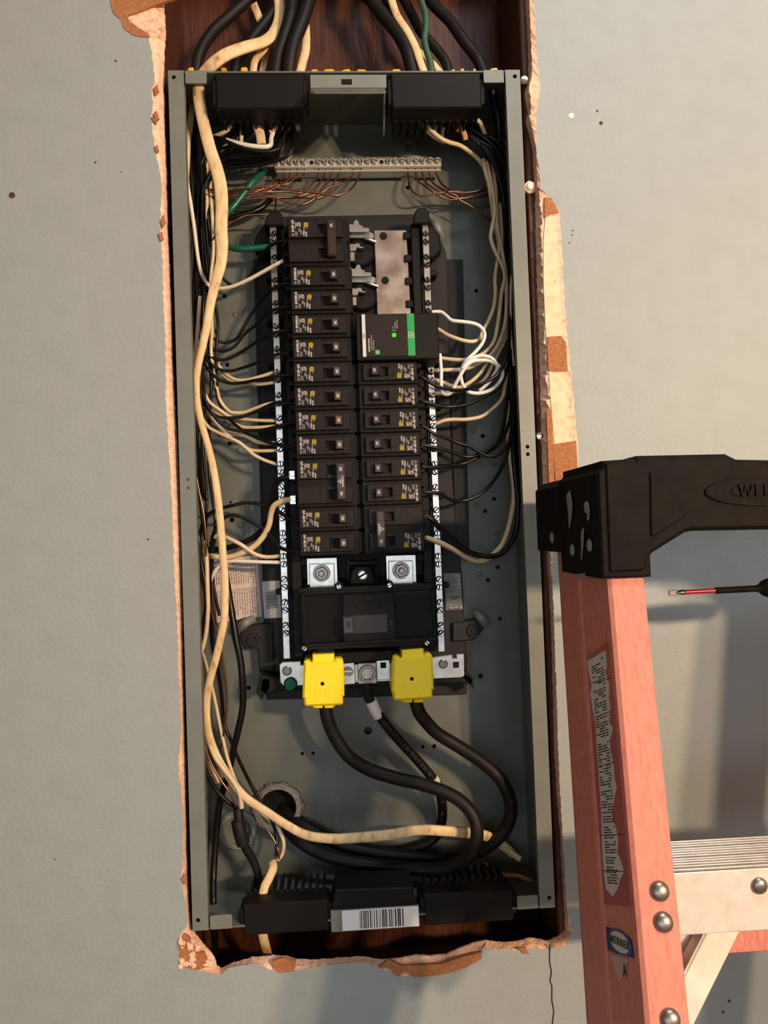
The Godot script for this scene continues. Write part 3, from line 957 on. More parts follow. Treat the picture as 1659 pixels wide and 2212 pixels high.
func build_interior():
	var tray := thing("panel_tray", "black plastic tray that carries the bus bars inside the steel box", "tray")
	# the base sheet and its stepped edges
	var m := MB.new()
	m.prism(outline([556, 560, 572, 500, 584, 470, 600, 468, 905, 462, 930, 470, 962, 540, 966, 560, 970, 700, 975, 1000, 985, 1130, 998, 1240, 1010, 1430, 1008, 1500, 575, 1512, 572, 1300, 566, 1100, 560, 800], -88), -94, -88, 1.0)
	part("base", m, M.base_plastic, tray)
	for q in [[548, 560, 558, 1445, -93], [962, 560, 990, 1200, -93]]:
		m = MB.new()
		m.prism(outline([q[0], q[1], q[2] + 10, q[1], q[2] + 24, q[3], q[0] + 24, q[3]], q[4]), -97, q[4], 0.8)
		part("skirt", m, M.base_plastic, tray)
	# raised centre spine and rails beside it
	m = MB.new()
	m.bb(Vector3(-72, -96, -90), Vector3(74, 286, -64), 2)
	part("spine", m, M.black, tray)
	for s in [-1, 1]:
		m = MB.new()
		m.bb(Vector3(66.0 * s, -176, -90), Vector3(76.5 * s, 292, -52), 1)
		for i in 15: m.bb(Vector3(58.0 * s, 276 - i * 25.3, -70), Vector3(67.0 * s, 284 - i * 25.3, -54), 0.8)
		for i in 8: m.bb(Vector3(75 * s, 240 - i * 50, -88), Vector3(96 * s, 246 - i * 50, -70), 1)
		part("rail", m, M.black, tray)
	# hooked ends of the bars' carriers
	for q in [[578, 462, 610, 492], [895, 455, 925, 488]]:
		m = MB.new()
		m.prism(outline([q[0], q[1] + 8, q[0] + 6, q[1], q[2] - 8, q[1] - 3, q[2], q[1] + 6, q[2] + 4, q[3], q[0] - 6, q[3]], -46), -88, -40, 1.5)
		part("bar_carrier", m, M.black, tray)
	for q in [[[578, 472, 552, 510, 548, 534, 566, 548, 592, 545, 598, 480], -70.0], [[925, 478, 950, 505, 954, 540, 934, 560, 920, 552, 918, 482], -70.0]]:
		m = MB.new()
		m.prism(outline(q[0], q[1]), -94, q[1], 2.0)
		part("foot", m, M.black, tray)
	for q in [[[516, 1374, 530, 1352, 590, 1346, 592, 1450, 560, 1452, 556, 1402, 528, 1400], -82.0], [[977, 1346, 1020, 1340, 1044, 1330, 1050, 1352, 1030, 1378, 1022, 1384, 978, 1386], -82.0]]:
		m = MB.new()
		m.prism(outline(q[0], q[1]), -96, q[1], 1.5)
		part("foot", m, M.base_plastic, tray)
	for q in [[547, 1382], [1022, 1362]]:
		m = MB.new()
		m.lathe([Vector2(7.5, 0), Vector2(6.6, 2.6), Vector2(4.4, 2.6), Vector2(4.0, 0.4), Vector2(2.4, 0.4), Vector2(2.2, 2.0), Vector2(0, 2.2)], at(P(q[0], q[1], -82).x, P(q[0], q[1], -82).y, -82), 20)
		part("foot_boss", m, M.base_plastic, tray)
	# grey steel hooks standing out of the box behind the feet
	for q in [[514, 1362, 545, 1338, 0], [1028, 1326, 1050, 1352, 1], [566, 500, 582, 482, 2], [938, 482, 952, 512, 3]]:
		m = MB.new()
		m.tube(path([q[0], q[1], -90, (q[0] + q[2]) / 2.0, (q[1] + q[3]) / 2.0 - 3, -80, q[2], q[3], -88], 5), 5.0, 10)
		part("steel_hook", m, M.steel_grey, tray)
	# the bus plates seen in the four empty spaces
	m = MB.new()
	m.prism(outline([808, 497, 878, 497, 888, 680, 815, 680], -57), -60, -57, 0.4)
	var plate := part("bus_plate", m, M.bus, tray, "bare mottled metal bus plate")
	for q in [[828, 510], [832, 606]]:
		m = MB.new()
		m.stud(P(q[0], q[1], -57.2), 4.2, 0.9, 0.2, 20)
		part("rivet_hole", m, M.hole, plate)
	for i in 2:
		var y0: float = 472 + i * 96
		var xo := i * 4.0
		m = MB.new()
		m.prism(outline([752 + xo, y0 + 11, 762 + xo, y0 + 12, 766 + xo, y0 + 3, 774 + xo, y0 + 3, 777 + xo, y0 + 13, 784 + xo, y0 + 15, 785 + xo, y0 + 19, 798 + xo, y0 + 20, 799 + xo, y0 + 30, 752 + xo, y0 + 30], -40), -54, -40, 0.6)
		m.prism(outline([752 + xo, y0 + 30, 799 + xo, y0 + 30, 808 + xo, y0 + 34, 808 + xo, y0 + 44, 752 + xo, y0 + 43], -52), -55, -50, 0.6)
		part("bus_stab", m, M.aluminium, tray, "bright bus stab")
		m = MB.new()
		m.tube(path([788 + xo, y0 + 42, -50, 800 + xo, y0 + 47, -49, 812 + xo, y0 + 51, -50], 4), 1.9, 9)
		part("stab_rib", m, M.aluminium, tray)
		m = MB.new()
		var c0 := P(780 + xo, y0 + 72, -56)
		m.lathe([Vector2(15.5, -8), Vector2(15.5, 0), Vector2(14.2, 1.2), Vector2(13.2, 0.2), Vector2(0, 0.2)], at(c0.x, c0.y, -56), 32)
		part("insulator", m, M.black, tray)
		m = MB.new()
		m.prism(outline([754 + xo, y0 + 54, 766 + xo, y0 + 55, 768 + xo, y0 + 53, 776 + xo, y0 + 53, 779 + xo, y0 + 60, 786 + xo, y0 + 61, 786 + xo, y0 + 65, 776 + xo, y0 + 64, 772 + xo, y0 + 62, 768 + xo, y0 + 70, 754 + xo, y0 + 70], -46), -56, -46, 0.5)
		m.bb(P(755 + xo, y0 + 78, -50), P(767 + xo, y0 + 92, -42), 0.6)
		part("bus_stab", m, M.aluminium, tray, "bright bus stab")
	# lugs between the breakers and the main: two plates with hex nuts, a black clip with a screw
	for q in [[662, 1206, 728, 1262, 695, 1238], [833, 1200, 898, 1258, 866, 1232]]:
		m = MB.new()
		m.prism(outline([q[0], q[1], q[2], q[1] - 2, q[2] + 2, q[3], q[0] + 2, q[3] + 2], -50), -54, -50, 0.5)
		m.prism(outline([q[0] + 6, q[1] + 12, q[2] - 6, q[1] + 11, q[2] - 5, q[3] + 8, q[0] + 7, q[3] + 10], -46), -50, -46, 0.6)
		part("lug_plate", m, M.aluminium, tray, "bright lug plate")
		var c0 := P(q[4], q[5], -46)
		m = MB.new()
		m.lathe([Vector2(9.2, 0), Vector2(9.2, 1.0), Vector2(8.6, 1.6), Vector2(0, 1.6)], at(c0.x, c0.y, -46), 28)
		m.prism(hexagon(7.4, 0.3), 1.6, 7.0, 0.8, Transform3D(Basis.IDENTITY, c0))
		m.lathe([Vector2(3.4, 7), Vector2(3.4, 11), Vector2(2.6, 12), Vector2(0, 12)], at(c0.x, c0.y, -46), 18)
		part("hex_nut", m, M.steel, tray)
	m = MB.new()
	m.prism(outline([756, 1262, 756, 1240, 764, 1228, 770, 1222, 796, 1222, 802, 1228, 808, 1240, 808, 1262], -44), -56, -40, 1.4)
	m.prism(outline([748, 1212, 814, 1210, 816, 1220, 750, 1222], -50), -58, -46, 1.0)
	for x in [752, 812]: m.prism(outline([x - 3, 1208, x + 3, 1208, x + 3, 1252, x - 3, 1252], -48), -58, -44, 0.8)
	part("screw_clip", m, M.black, tray)
	put("clip_screw", slotted(5.4, 3.4), M.chrome, tray, P(783, 1242, -40), Basis(Vector3(0, 0, 1), 0.5))
	# bottom ledge with its two prongs
	m = MB.new()
	m.prism(outline([562, 1488, 566, 1462, 1004, 1452, 1020, 1462, 1020, 1478, 1000, 1474, 600, 1490, 572, 1498], -60), -92, -54, 1.5)
	part("ledge", m, M.black, tray)
	for q in [[562, 1455, 584, 1462, 582, 1488, 564, 1512, 554, 1495], [1006, 1444, 1018, 1462, 1026, 1490, 1014, 1478, 998, 1462]]:
		m = MB.new()
		m.prism(outline(q, -56), -76, -54, 0.5)
		part("prong", m, M.black, tray)
	# stickers on the tray
	var img := Image.create(220, 384, false, Image.FORMAT_RGB8)
	img.fill(Color(0.78, 0.76, 0.76))
	var y := 112
	while y < 290:
		var h := rng.randi_range(3, 9)
		img.fill_rect(Rect2i(34, y, 150, h), Color(0.10, 0.09, 0.10))
		y += h + rng.randi_range(4, 8)
	m = MB.new()
	paste(m, [566, 1256, 604, 1254, 608, 1334, 571, 1336], -87.6)
	part("barcode_label", m, pic(img), tray, "white label with a black bar code")
	img = Image.create(192, 384, false, Image.FORMAT_RGB8)
	img.fill(Color(0.50, 0.50, 0.50))
	for i in 13: img.fill_rect(Rect2i(12, 14 + i * 15, rng.randi_range(90, 168), 6), Color(0.16, 0.16, 0.16))
	img.fill_rect(Rect2i(70, 250, 100, 10), Color(0.16, 0.16, 0.16))
	img.fill_rect(Rect2i(70, 268, 60, 8), Color(0.16, 0.16, 0.16))
	img.fill_rect(Rect2i(20, 346, 140, 32), Color(0.06, 0.06, 0.06))
	m = MB.new()
	paste(m, [959, 1239, 994, 1238, 1000, 1316, 964, 1318], -87.6)
	var lab := part("maker_label", m, pic(img), tray, "small grey label of fine print")
	m = MB.new()
	letters(m, "SQUARE D", 2.2, Transform3D(Basis(Vector3(0, 0, 1), 0.0), P(983, 1312, -87.3)), 0.1)
	part("lettering", m, M.print_white, lab)
	# the two neutral bars, with their screws in pairs, and the bar that joins them at the foot
	var screw := slotted(3.2, 2.4)
	var wm := MB.new()
	wm.lathe([Vector2(3.75, 0), Vector2(3.75, 0.15), Vector2(0, 0.15)], Transform3D.IDENTITY, 16)
	var well := mesh_of(wm, Vector3.ZERO)
	for s in [-1, 1]:
		var x: float = -84.0 if s < 0 else 81.5
		var bar := thing("neutral_bar", "silver neutral bar of paired screws beside the full-length breaker column" if s < 0 else "silver neutral bar of paired screws, partly covered by the green-striped surge module", "neutral bar", Vector3(x, 56, -46) * 0.001)
		m = MB.new()
		m.bb(Vector3(x - 3.6, -176.5, -54), Vector3(x + 3.6, 289, -45.5), 0.5)
		part("bar", m, M.aluminium, bar)
		for k in 18:
			for e in 2:
				if (s < 0 and k == 5 and e == 1) or (s > 0 and k == 11 and e == 1): continue
				if s > 0 and k in [4, 5]: continue
				var py: float = 505.0 + 49.75 * k + 17 * e
				var q := P(590.0 + (py - 505) * 0.0335 if s < 0 else 921.0 + (py - 505) * 0.0345, py, -45.5)
				put("screw_well", well, M.hole, bar, Vector3(x, q.y, -45.55))
				put("screw", screw, M.chrome, bar, Vector3(x, q.y, -45.5), Basis(Vector3(0, 0, 1), rng.randf_range(0.5, 2.6)))
	var cross := thing("neutral_link", "wide silver strap joining both neutral bars under the yellow covers", "strap", Vector3(0, -196, -44) * 0.001)
	m = MB.new()
	m.prism(outline([603, 1436, 610, 1430, 650, 1428, 650, 1436, 742, 1432, 766, 1430, 768, 1478, 742, 1480, 612, 1482, 605, 1474], -42), -46, -42, 0.7)
	part("strap", m, M.aluminium, cross)
	m = MB.new()
	m.prism(outline([812, 1426, 842, 1425, 844, 1468, 814, 1470], -42), -46, -42, 0.7)
	part("strap", m, M.aluminium, cross)
	m = MB.new()
	m.prism(outline([930, 1420, 978, 1414, 978, 1422, 986, 1422, 986, 1413, 1003, 1413, 1004, 1460, 998, 1464, 936, 1467], -42), -46, -42, 0.7)
	part("strap", m, M.aluminium, cross)
	m = MB.new()
	m.prism(outline([760, 1436, 850, 1433, 850, 1470, 760, 1474], -46), -50, -45.8)
	part("strap", m, M.aluminium, cross)
	for q in [[828, 1437, 3.0], [985, 1436, 3.2]]:
		m = MB.new()
		var c0 := P(q[0], q[1], -41.9)
		m.bb(c0 + Vector3(-q[2], -q[2], -0.1), c0 + Vector3(q[2], q[2], 0.35))
		part("square_hole", m, M.hole, cross)
	var cr := crossed(5.0, 3.0)
	put("strap_screw", cr, M.steel, cross, P(620, 1449, -42))
	put("strap_screw", cr, M.steel, cross, P(957, 1434, -42))
	put("strap_screw", slotted(5.2, 2.6), M.steel, cross, P(752, 1450, -42))
	put("bonding_screw", crossed(7.2, 9.0), M.screw_green, cross, P(628, 1476, -42), Basis.IDENTITY).set_meta("label", "green bonding screw")
	m = MB.new()
	var lc := P(793, 1453, -38)
	m.box(lc - Vector3(0, 0, 8), Vector3(20, 22, 24), 0.8)
	part("neutral_lug", m, M.zinc, cross)
	m = MB.new()
	m.lathe([Vector2(9.4, 4), Vector2(9.4, 7), Vector2(8.8, 8), Vector2(6.6, 8), Vector2(6.0, 7.0), Vector2(5.8, 3), Vector2(0, 3)], at(lc.x, lc.y, lc.z), 26)
	part("hex_socket", m, M.steel, cross)
	# ground bar across the top
	var gb := thing("ground_bar", "silver ground bar with a row of screws across the upper back", "ground bar", P(772, 352, -82) * 0.001)
	m = MB.new()
	var g0 := P(592, 358, -80)
	var g1 := P(953, 345, -80)
	var gy := (g0.y + g1.y) * 0.5
	m.bb(Vector3(g0.x, gy - 5.5, -90), Vector3(g1.x, gy + 5.0, -79), 0.9)
	m.bb(Vector3(g0.x + 2, gy - 12, -90), Vector3(g1.x - 1, gy - 10, -76), 0.4)
	m.bb(Vector3(g0.x + 2, gy - 12, -92), Vector3(g1.x - 1, gy + 5, -89))
	m.bb(Vector3(g0.x + 30, gy - 12, -100), Vector3(g0.x + 45, gy + 5, -90))
	m.bb(Vector3(g1.x - 45, gy - 12, -100), Vector3(g1.x - 30, gy + 5, -90))
	part("bar", m, M.tin, gb)
	var gs := slotted(3.3, 4.2)
	for px in [598, 613, 627, 642, 657, 689, 703, 718, 735, 749, 764, 780, 795, 809, 840, 855, 870, 885, 900, 914, 930, 945]:
		var q := P(px, 347, -79)
		put("screw_well", well, M.hole, gb, Vector3(q.x, gy + 0.5, -79.05))
		put("screw", gs, M.tin, gb, Vector3(q.x, gy + 0.5, -79), Basis(Vector3(0, 0, 1), rng.randf_range(0, 3)))
	for px in [673, 824]:
		m = MB.new()
		var q := P(px, 350, -79)
		m.stud(Vector3(q.x, gy, -79.3), 2.4, 0.5, 0.1)
		part("screw_hole", m, M.hole, gb)
	# lock ring of the conduit the feeders leave by, and the pale ring hub beside it
	var ring := thing("conduit_bushing", "silver lock ring of the conduit in the lower back", "conduit fitting", P(601, 1742, DEEP) * 0.001)
	m = MB.new()
	var rc := P(601, 1742, DEEP)
	m.lathe([Vector2(20, -24), Vector2(20, 5), Vector2(21, 6.5), Vector2(26.5, 6.5), Vector2(27.5, 5.5), Vector2(28, 0)], at(rc.x, rc.y, rc.z), 40)
	part("bushing", m, M.zinc, ring)
	m = MB.new()
	m.stud(rc - Vector3(0, 0, 14), 20, 0.6, 0.1, 32)
	part("pipe_depth", m, M.hole, ring)
	for i in 10:
		m = MB.new()
		var b := Basis(Vector3(0, 0, 1), TAU * i / 10)
		m.box(rc + b * Vector3(28, 0, 3), Vector3(2.6, 9.0, 5), 0.8, b)
		part("lug", m, M.chrome if i in [1, 2, 3, 4] else M.zinc, ring)
	var hub := thing("plastic_ring", "pale grey plastic ring half hidden behind the taped splice", "ring", P(512, 1790, DEEP) * 0.001)
	m = MB.new()
	var hc := P(514, 1790, DEEP)
	m.lathe([Vector2(15.5, 0), Vector2(15.5, 7), Vector2(16.5, 8.5), Vector2(20, 8.5), Vector2(22, 6), Vector2(22.4, 0)], at(hc.x, hc.y, hc.z), 36)
	part("ring", m, M.steel_grey, hub)


# ---------------------------------------------------------------- breakers

# white print of one breaker, lines of type that run downwards; x from the wire end
func breaker_print(code: String, y: float, root: Node3D):
	var m := MB.new()
	var down := -PI / 2
	letters(m, code, 2.4, at(-23.4, y + 3.4, 0.05, down), 0.12)
	letters(m, "40C", 1.5, at(-23.4, y - 5.8, 0.05, down), 0.12, false)
	letters(m, "120/240V", 1.2, at(-20.6, y + 4.2, 0.05, down), 0.12, false)
	letters(m, "CTL CL", 1.2, at(-20.8, y - 4.6, 0.05, down), 0.12, false)
	letters(m, "CU-AL", 1.2, at(-19.2, y - 5.0, 0.05, down), 0.12, false)
	letters(m, "LISTED", 1.2, at(-15.6, y + 4.6, 0.05, down), 0.12, false)
	letters(m, "SWD", 1.3, at(-16.6, y - 1.0, 0.05, down), 0.12, false)
	letters(m, "HACR", 1.3, at(-14.8, y - 3.2, 0.05, down), 0.12, false)
	letters(m, "TYPE", 1.2, at(-11.8, y + 1.3, 0.05, down), 0.12, false)
	letters(m, "HOM", 1.6, at(-9.6, y - 5.4, 0.05, down), 0.12)
	letters(m, "10kA", 1.8, at(-12.0, y - 4.0, 0.05, down), 0.12)
	letters(m, "1P", 1.3, at(-9.0, y + 1.4, 0.05, down), 0.12, false)
	# listing mark: ring with a stroke
	m.lathe([Vector2(1.5, 0), Vector2(1.5, 0.15), Vector2(1.95, 0.15), Vector2(1.95, 0)], at(-17.8, y + 5.0, 0), 20)
	m.box(Vector3(-17.8, y + 5.0, 0.08), Vector3(0.5, 2.8, 0.15), 0.0, Basis(Vector3(0, 0, 1), -0.8))
	part("print", m, M.print_white, root, "white print", true)
	# the square mark with a letter in it
	m = MB.new()
	var c := Vector3(-9.6, y + 4.6, 0.1)
	for e in [-1, 1]:
		m.box(c + Vector3(1.85 * e, 0, 0), Vector3(0.5, 4.2, 0.2))
		m.box(c + Vector3(0, 1.85 * e, 0), Vector3(4.2, 0.5, 0.2))
		m.box(c + Vector3(0, 0.75 * e, 0), Vector3(1.9, 0.5, 0.2))
		m.box(c + Vector3(0.8 * e, 0, 0), Vector3(0.5, 1.9, 0.2))
	part("square_mark", m, M.print_yellow, root, "yellow square mark", true)


# local millimetres: x from the wire end (-33) to the toggle end (33), z = 0 at the raised face
func make_breaker(poles: int, amps: String, code: String, tie := "") -> Node3D:
	var o := Node3D.new()
	var wide := 25.3 * poles - 0.6
	var body := MB.new()
	var hy := wide / 2
	# lower body with a notched wire end, then the shoulder
	body.bb(Vector3(-29, -hy, -52), Vector3(33, hy, -4.2), 0.8)
	for p in poles:
		var y := hy - 12.35 - 25.3 * p
		body.bb(Vector3(-34, y - 10.5, -50), Vector3(-28.5, y - 5, -10), 0.7)
		body.bb(Vector3(-34, y + 1.0, -50), Vector3(-28.5, y + 4.5, -10), 0.7)
		body.bb(Vector3(-32, y + 4.0, -50), Vector3(-28.5, y + 11, -16), 0.7)
		body.bb(Vector3(30, y - 11, -30), Vector3(35.5, y + 11, -9), 0.8)
	part("body", body, M.case, o, "", true)
	for p in poles:
		var y := hy - 12.35 - 25.3 * p
		# raised face built round the toggle's slot
		var f := MB.new()
		f.bb(Vector3(-28, y - 8.8, -4.4), Vector3(2.4, y + 8.8, 0), 0.5)
		f.bb(Vector3(19.5, y - 8.8, -4.4), Vector3(28, y + 8.8, 0), 0.5)
		f.bb(Vector3(2.2, y + 4.6, -4.4), Vector3(19.7, y + 8.8, 0), 0.5)
		f.bb(Vector3(2.2, y - 8.8, -4.4), Vector3(19.7, y - 4.6, 0), 0.5)
		f.bb(Vector3(-5.4, y - 5, 0), Vector3(1.6, y + 3.4, 0.35), 0.2)
		part("face", f, M.face, o, "", true)
		var well := MB.new()
		well.bb(Vector3(2.0, y - 4.8, -4.5), Vector3(19.9, y + 4.8, -4.1))
		part("slot", well, M.hole, o, "", true)
		var tg := MB.new()
		var lean := Transform3D(Basis(Vector3(1, 0, 0), Vector3(0, 0, 1), Vector3(0, -1, 0)), Vector3(0, y, 0))
		tg.prism(PackedVector2Array([Vector2(7.0, -4), Vector2(9.6, 0.4), Vector2(12.6, 7.6), Vector2(13.4, 8.2), Vector2(19.2, 7.4), Vector2(19.6, 6.6), Vector2(19.0, -4)]), -4.3, 4.3, 0.4, lean)
		var tog := part("toggle", tg, M.toggle, o, "", true)
		if tie == "":
			var num := MB.new()
			letters(num, amps, 2.6, Transform3D(Basis(Vector3(0, 0, 1), -PI / 2).rotated(Vector3(0, 1, 0), 0.13), Vector3(16.3, y, 7.85)), 0.15)
			part("rating_print", num, M.print_white, tog, "", true)
		if p == 0 or poles == 1: breaker_print(code, y, o)
	if poles == 2:
		var bar := MB.new()
		bar.prism(rounded(12.0, -19.0, 21.0, 19.0, 0.8, 2), 4.0, 8.6, 0.8)
		for e in [-1, 1]:
			bar.prism(rounded(13.2, 13 * e - 5.2, 19.8, 13 * e + 5.2, 0.6, 2), 8.4, 9.3, 0.5)
		var tb := part("handle_tie", bar, M.toggle, o, "bar tying both toggles together", true)
		var num := MB.new()
		var down := Basis(Vector3(0, 0, 1), -PI / 2)
		for e in ([1] if tie == "plain" else ([-1, 1] if amps == "50" else [1])):
			letters(num, amps, 2.6, Transform3D(down, Vector3(16.5, 12.5 * e, 9.4)), 0.15)
		if tie != "plain":
			letters(num, "COMMON", 1.7, Transform3D(down, Vector3(18.2, 0, 8.65)), 0.15)
			letters(num, "TRIP", 1.7, Transform3D(down, Vector3(15.9, 0, 8.65)), 0.15)
			letters(num, "50", 1.2, Transform3D(down, Vector3(13.6, 0, 8.65)), 0.15)
		part("rating_print", num, M.print_white, tb, "", true)
	return o


func place_breaker(proto: Node3D, called: String, x: float, y: float, turned: bool, label: String, group := ""):
	var o: Node3D = proto.duplicate()
	o.name = numbered(called)
	add_child(o)
	o.position = Vector3(x, y, -12.0) * 0.001
	if turned: o.rotation.z = PI
	tag(o, label, "breaker", group)


func build_breakers():
	var single := make_breaker(1, "20", "DP-4075")
	var early := make_breaker(1, "20", "0168639")
	var two15 := make_breaker(2, "15", "DP-4075", "plain")
	var two50 := make_breaker(2, "50", "DP-4075", "common")
	var two30 := make_breaker(2, "30", "DP-4075", "common")
	var top := 283.4
	var pitch := 25.08
	var lx := -36.5
	var rx := 34.5
	place_breaker(two15, "double_breaker", lx - 1, top - pitch, false, "black fifteen amp double breaker at the head of the full-length column")
	var words := ["first", "second", "third", "fourth", "fifth", "sixth", "seventh", "eighth"]
	for i in 8:
		place_breaker(early if i < 4 else single, "breaker", lx, top - pitch * (2.5 + i), false, "black twenty amp breaker, %s below the fifteen amp double one" % words[i], "breakers of the full-length column")
	place_breaker(two50, "double_breaker", lx, top - pitch * 11, false, "black fifty amp double breaker with two bright terminal screws")
	for i in 2:
		place_breaker(single, "breaker", lx + 0.6, top - pitch * (12.5 + i), false, "black twenty amp breaker, %s below the fifty amp double one" % words[i], "breakers of the full-length column")
	for i in 6:
		place_breaker(single, "breaker", rx, top - pitch * (6.5 + i), true, "black twenty amp breaker, %s below the green-striped surge module" % words[i], "breakers under the surge module")
	place_breaker(two30, "double_breaker", rx + 0.8, top - pitch * 13, true, "black thirty amp double breaker whose handle tie shines pale")
	for o in [single, early, two15, two50, two30]: o.free()
	# bright terminal screws of the fifty amp breaker are parts of it
	var b50: Node3D = get_node("double_breaker_001")
	for q in [[631, 1026], [633, 1080]]:
		var m := MB.new()
		var c := P(q[0], q[1], -18)
		m.box(c - Vector3(0, 0, 3), Vector3(6.6, 9.5, 7), 0.8)
		m.lathe([Vector2(2.9, 0), Vector2(2.9, 1.6), Vector2(2.3, 2.2), Vector2(0, 2.2)], at(c.x + 0.4, c.y + 0.6, c.z + 0.4), 14)
		part("terminal_screw", m, M.chrome, b50, "bright terminal screw")
	build_surge()


func build_surge():
	var o := thing("surge_module", "black surge protector module with a green stripe and a lit green lamp", "surge protector", Vector3(44, 155, -12) * 0.001)
	var m := MB.new()
	m.bb(Vector3(0.6, 131.2, -60), Vector3(86, 179.4, -6.5), 1.2)
	part("case", m, M.black, o)
	m = MB.new()
	m.bb(Vector3(5.8, 134.4, -7), Vector3(61.5, 178.6, -4.8), 0.5)
	part("face_plate", m, M.spd_face, o)
	m = MB.new()
	m.bb(Vector3(7.0, 134.6, -5), Vector3(10.4, 178.4, -4.6))
	var stripe := part("white_stripe", m, M.sticker, o, "white stripe")
	m = MB.new()
	letters(m, "SPD", 1.9, at(8.7, 156, -4.6, PI / 2), 0.1)
	part("lettering", m, M.print_black, stripe)
	m = MB.new()
	m.bb(Vector3(53.6, 134.6, -5), Vector3(61.0, 178.4, -4.55))
	var gr := part("green_stripe", m, M.spd_green, o, "green stripe with a square mark")
	m = MB.new()
	var c := Vector3(57.3, 156.2, -4.45)
	for e in [-1, 1]:
		m.box(c + Vector3(2.6 * e, 0, 0), Vector3(0.5, 5.7, 0.2))
		m.box(c + Vector3(0, 2.6 * e, 0), Vector3(5.7, 0.5, 0.2))
		m.box(c + Vector3(0, 1.1 * e, 0), Vector3(3.0, 0.8, 0.2))
		m.box(c + Vector3(1.1 * e, 0, 0), Vector3(0.8, 3.0, 0.2))
	part("square_mark", m, M.print_white, gr)
	m = MB.new()
	letters(m, "HOM2175SB", 1.7, at(13.6, 146.5, -4.75, PI / 2), 0.1)
	letters(m, "Surge Protective Device", 1.1, at(16.2, 149, -4.75, PI / 2), 0.1, false)
	letters(m, "Parasurtenseur", 1.1, at(18.2, 146.5, -4.75, PI / 2), 0.1, false)
	letters(m, "ON", 1.0, at(38.6, 164.2, -4.75, PI / 2), 0.1, false)
	letters(m, "Protected", 1.1, at(41.0, 166.6, -4.75, PI / 2), 0.1, false)
	letters(m, "Replace unit", 1.1, at(43.0, 167.4, -4.75, PI / 2), 0.1, false)
	for x in [38.6, 41.0]: m.stud(Vector3(x, 161.2, -4.8), 0.5, 0.12, 0.05, 10)
	part("print", m, M.print_white, o)
	m = MB.new()
	m.prism(rounded(19.6, 136.6, 24.4, 141.4, 0.5, 3), -4.85, -4.6)
	var badge := part("round_badge", m, M.spd_green, o)
	m = MB.new()
	m.lathe([Vector2(1.1, 0), Vector2(1.1, 0.15), Vector2(1.5, 0.15), Vector2(1.5, 0)], at(22.0, 139.0, -4.6), 16)
	part("badge_mark", m, M.print_white, badge)
	m = MB.new()
	m.lathe([Vector2(2.3, 0), Vector2(2.1, 0.8), Vector2(1.2, 1.3), Vector2(0, 1.5)], at(39.6, 156.4, -4.8), 18)
	part("lamp", m, M.led, o, "lit green lamp")
	m = MB.new()
	m.bb(Vector3(81.5, 155.4, -6.6), Vector3(85, 158.4, -6.3))
	part("latch", m, M.hole, o)


# ---------------------------------------------------------------- main breaker, yellow covers, feeders

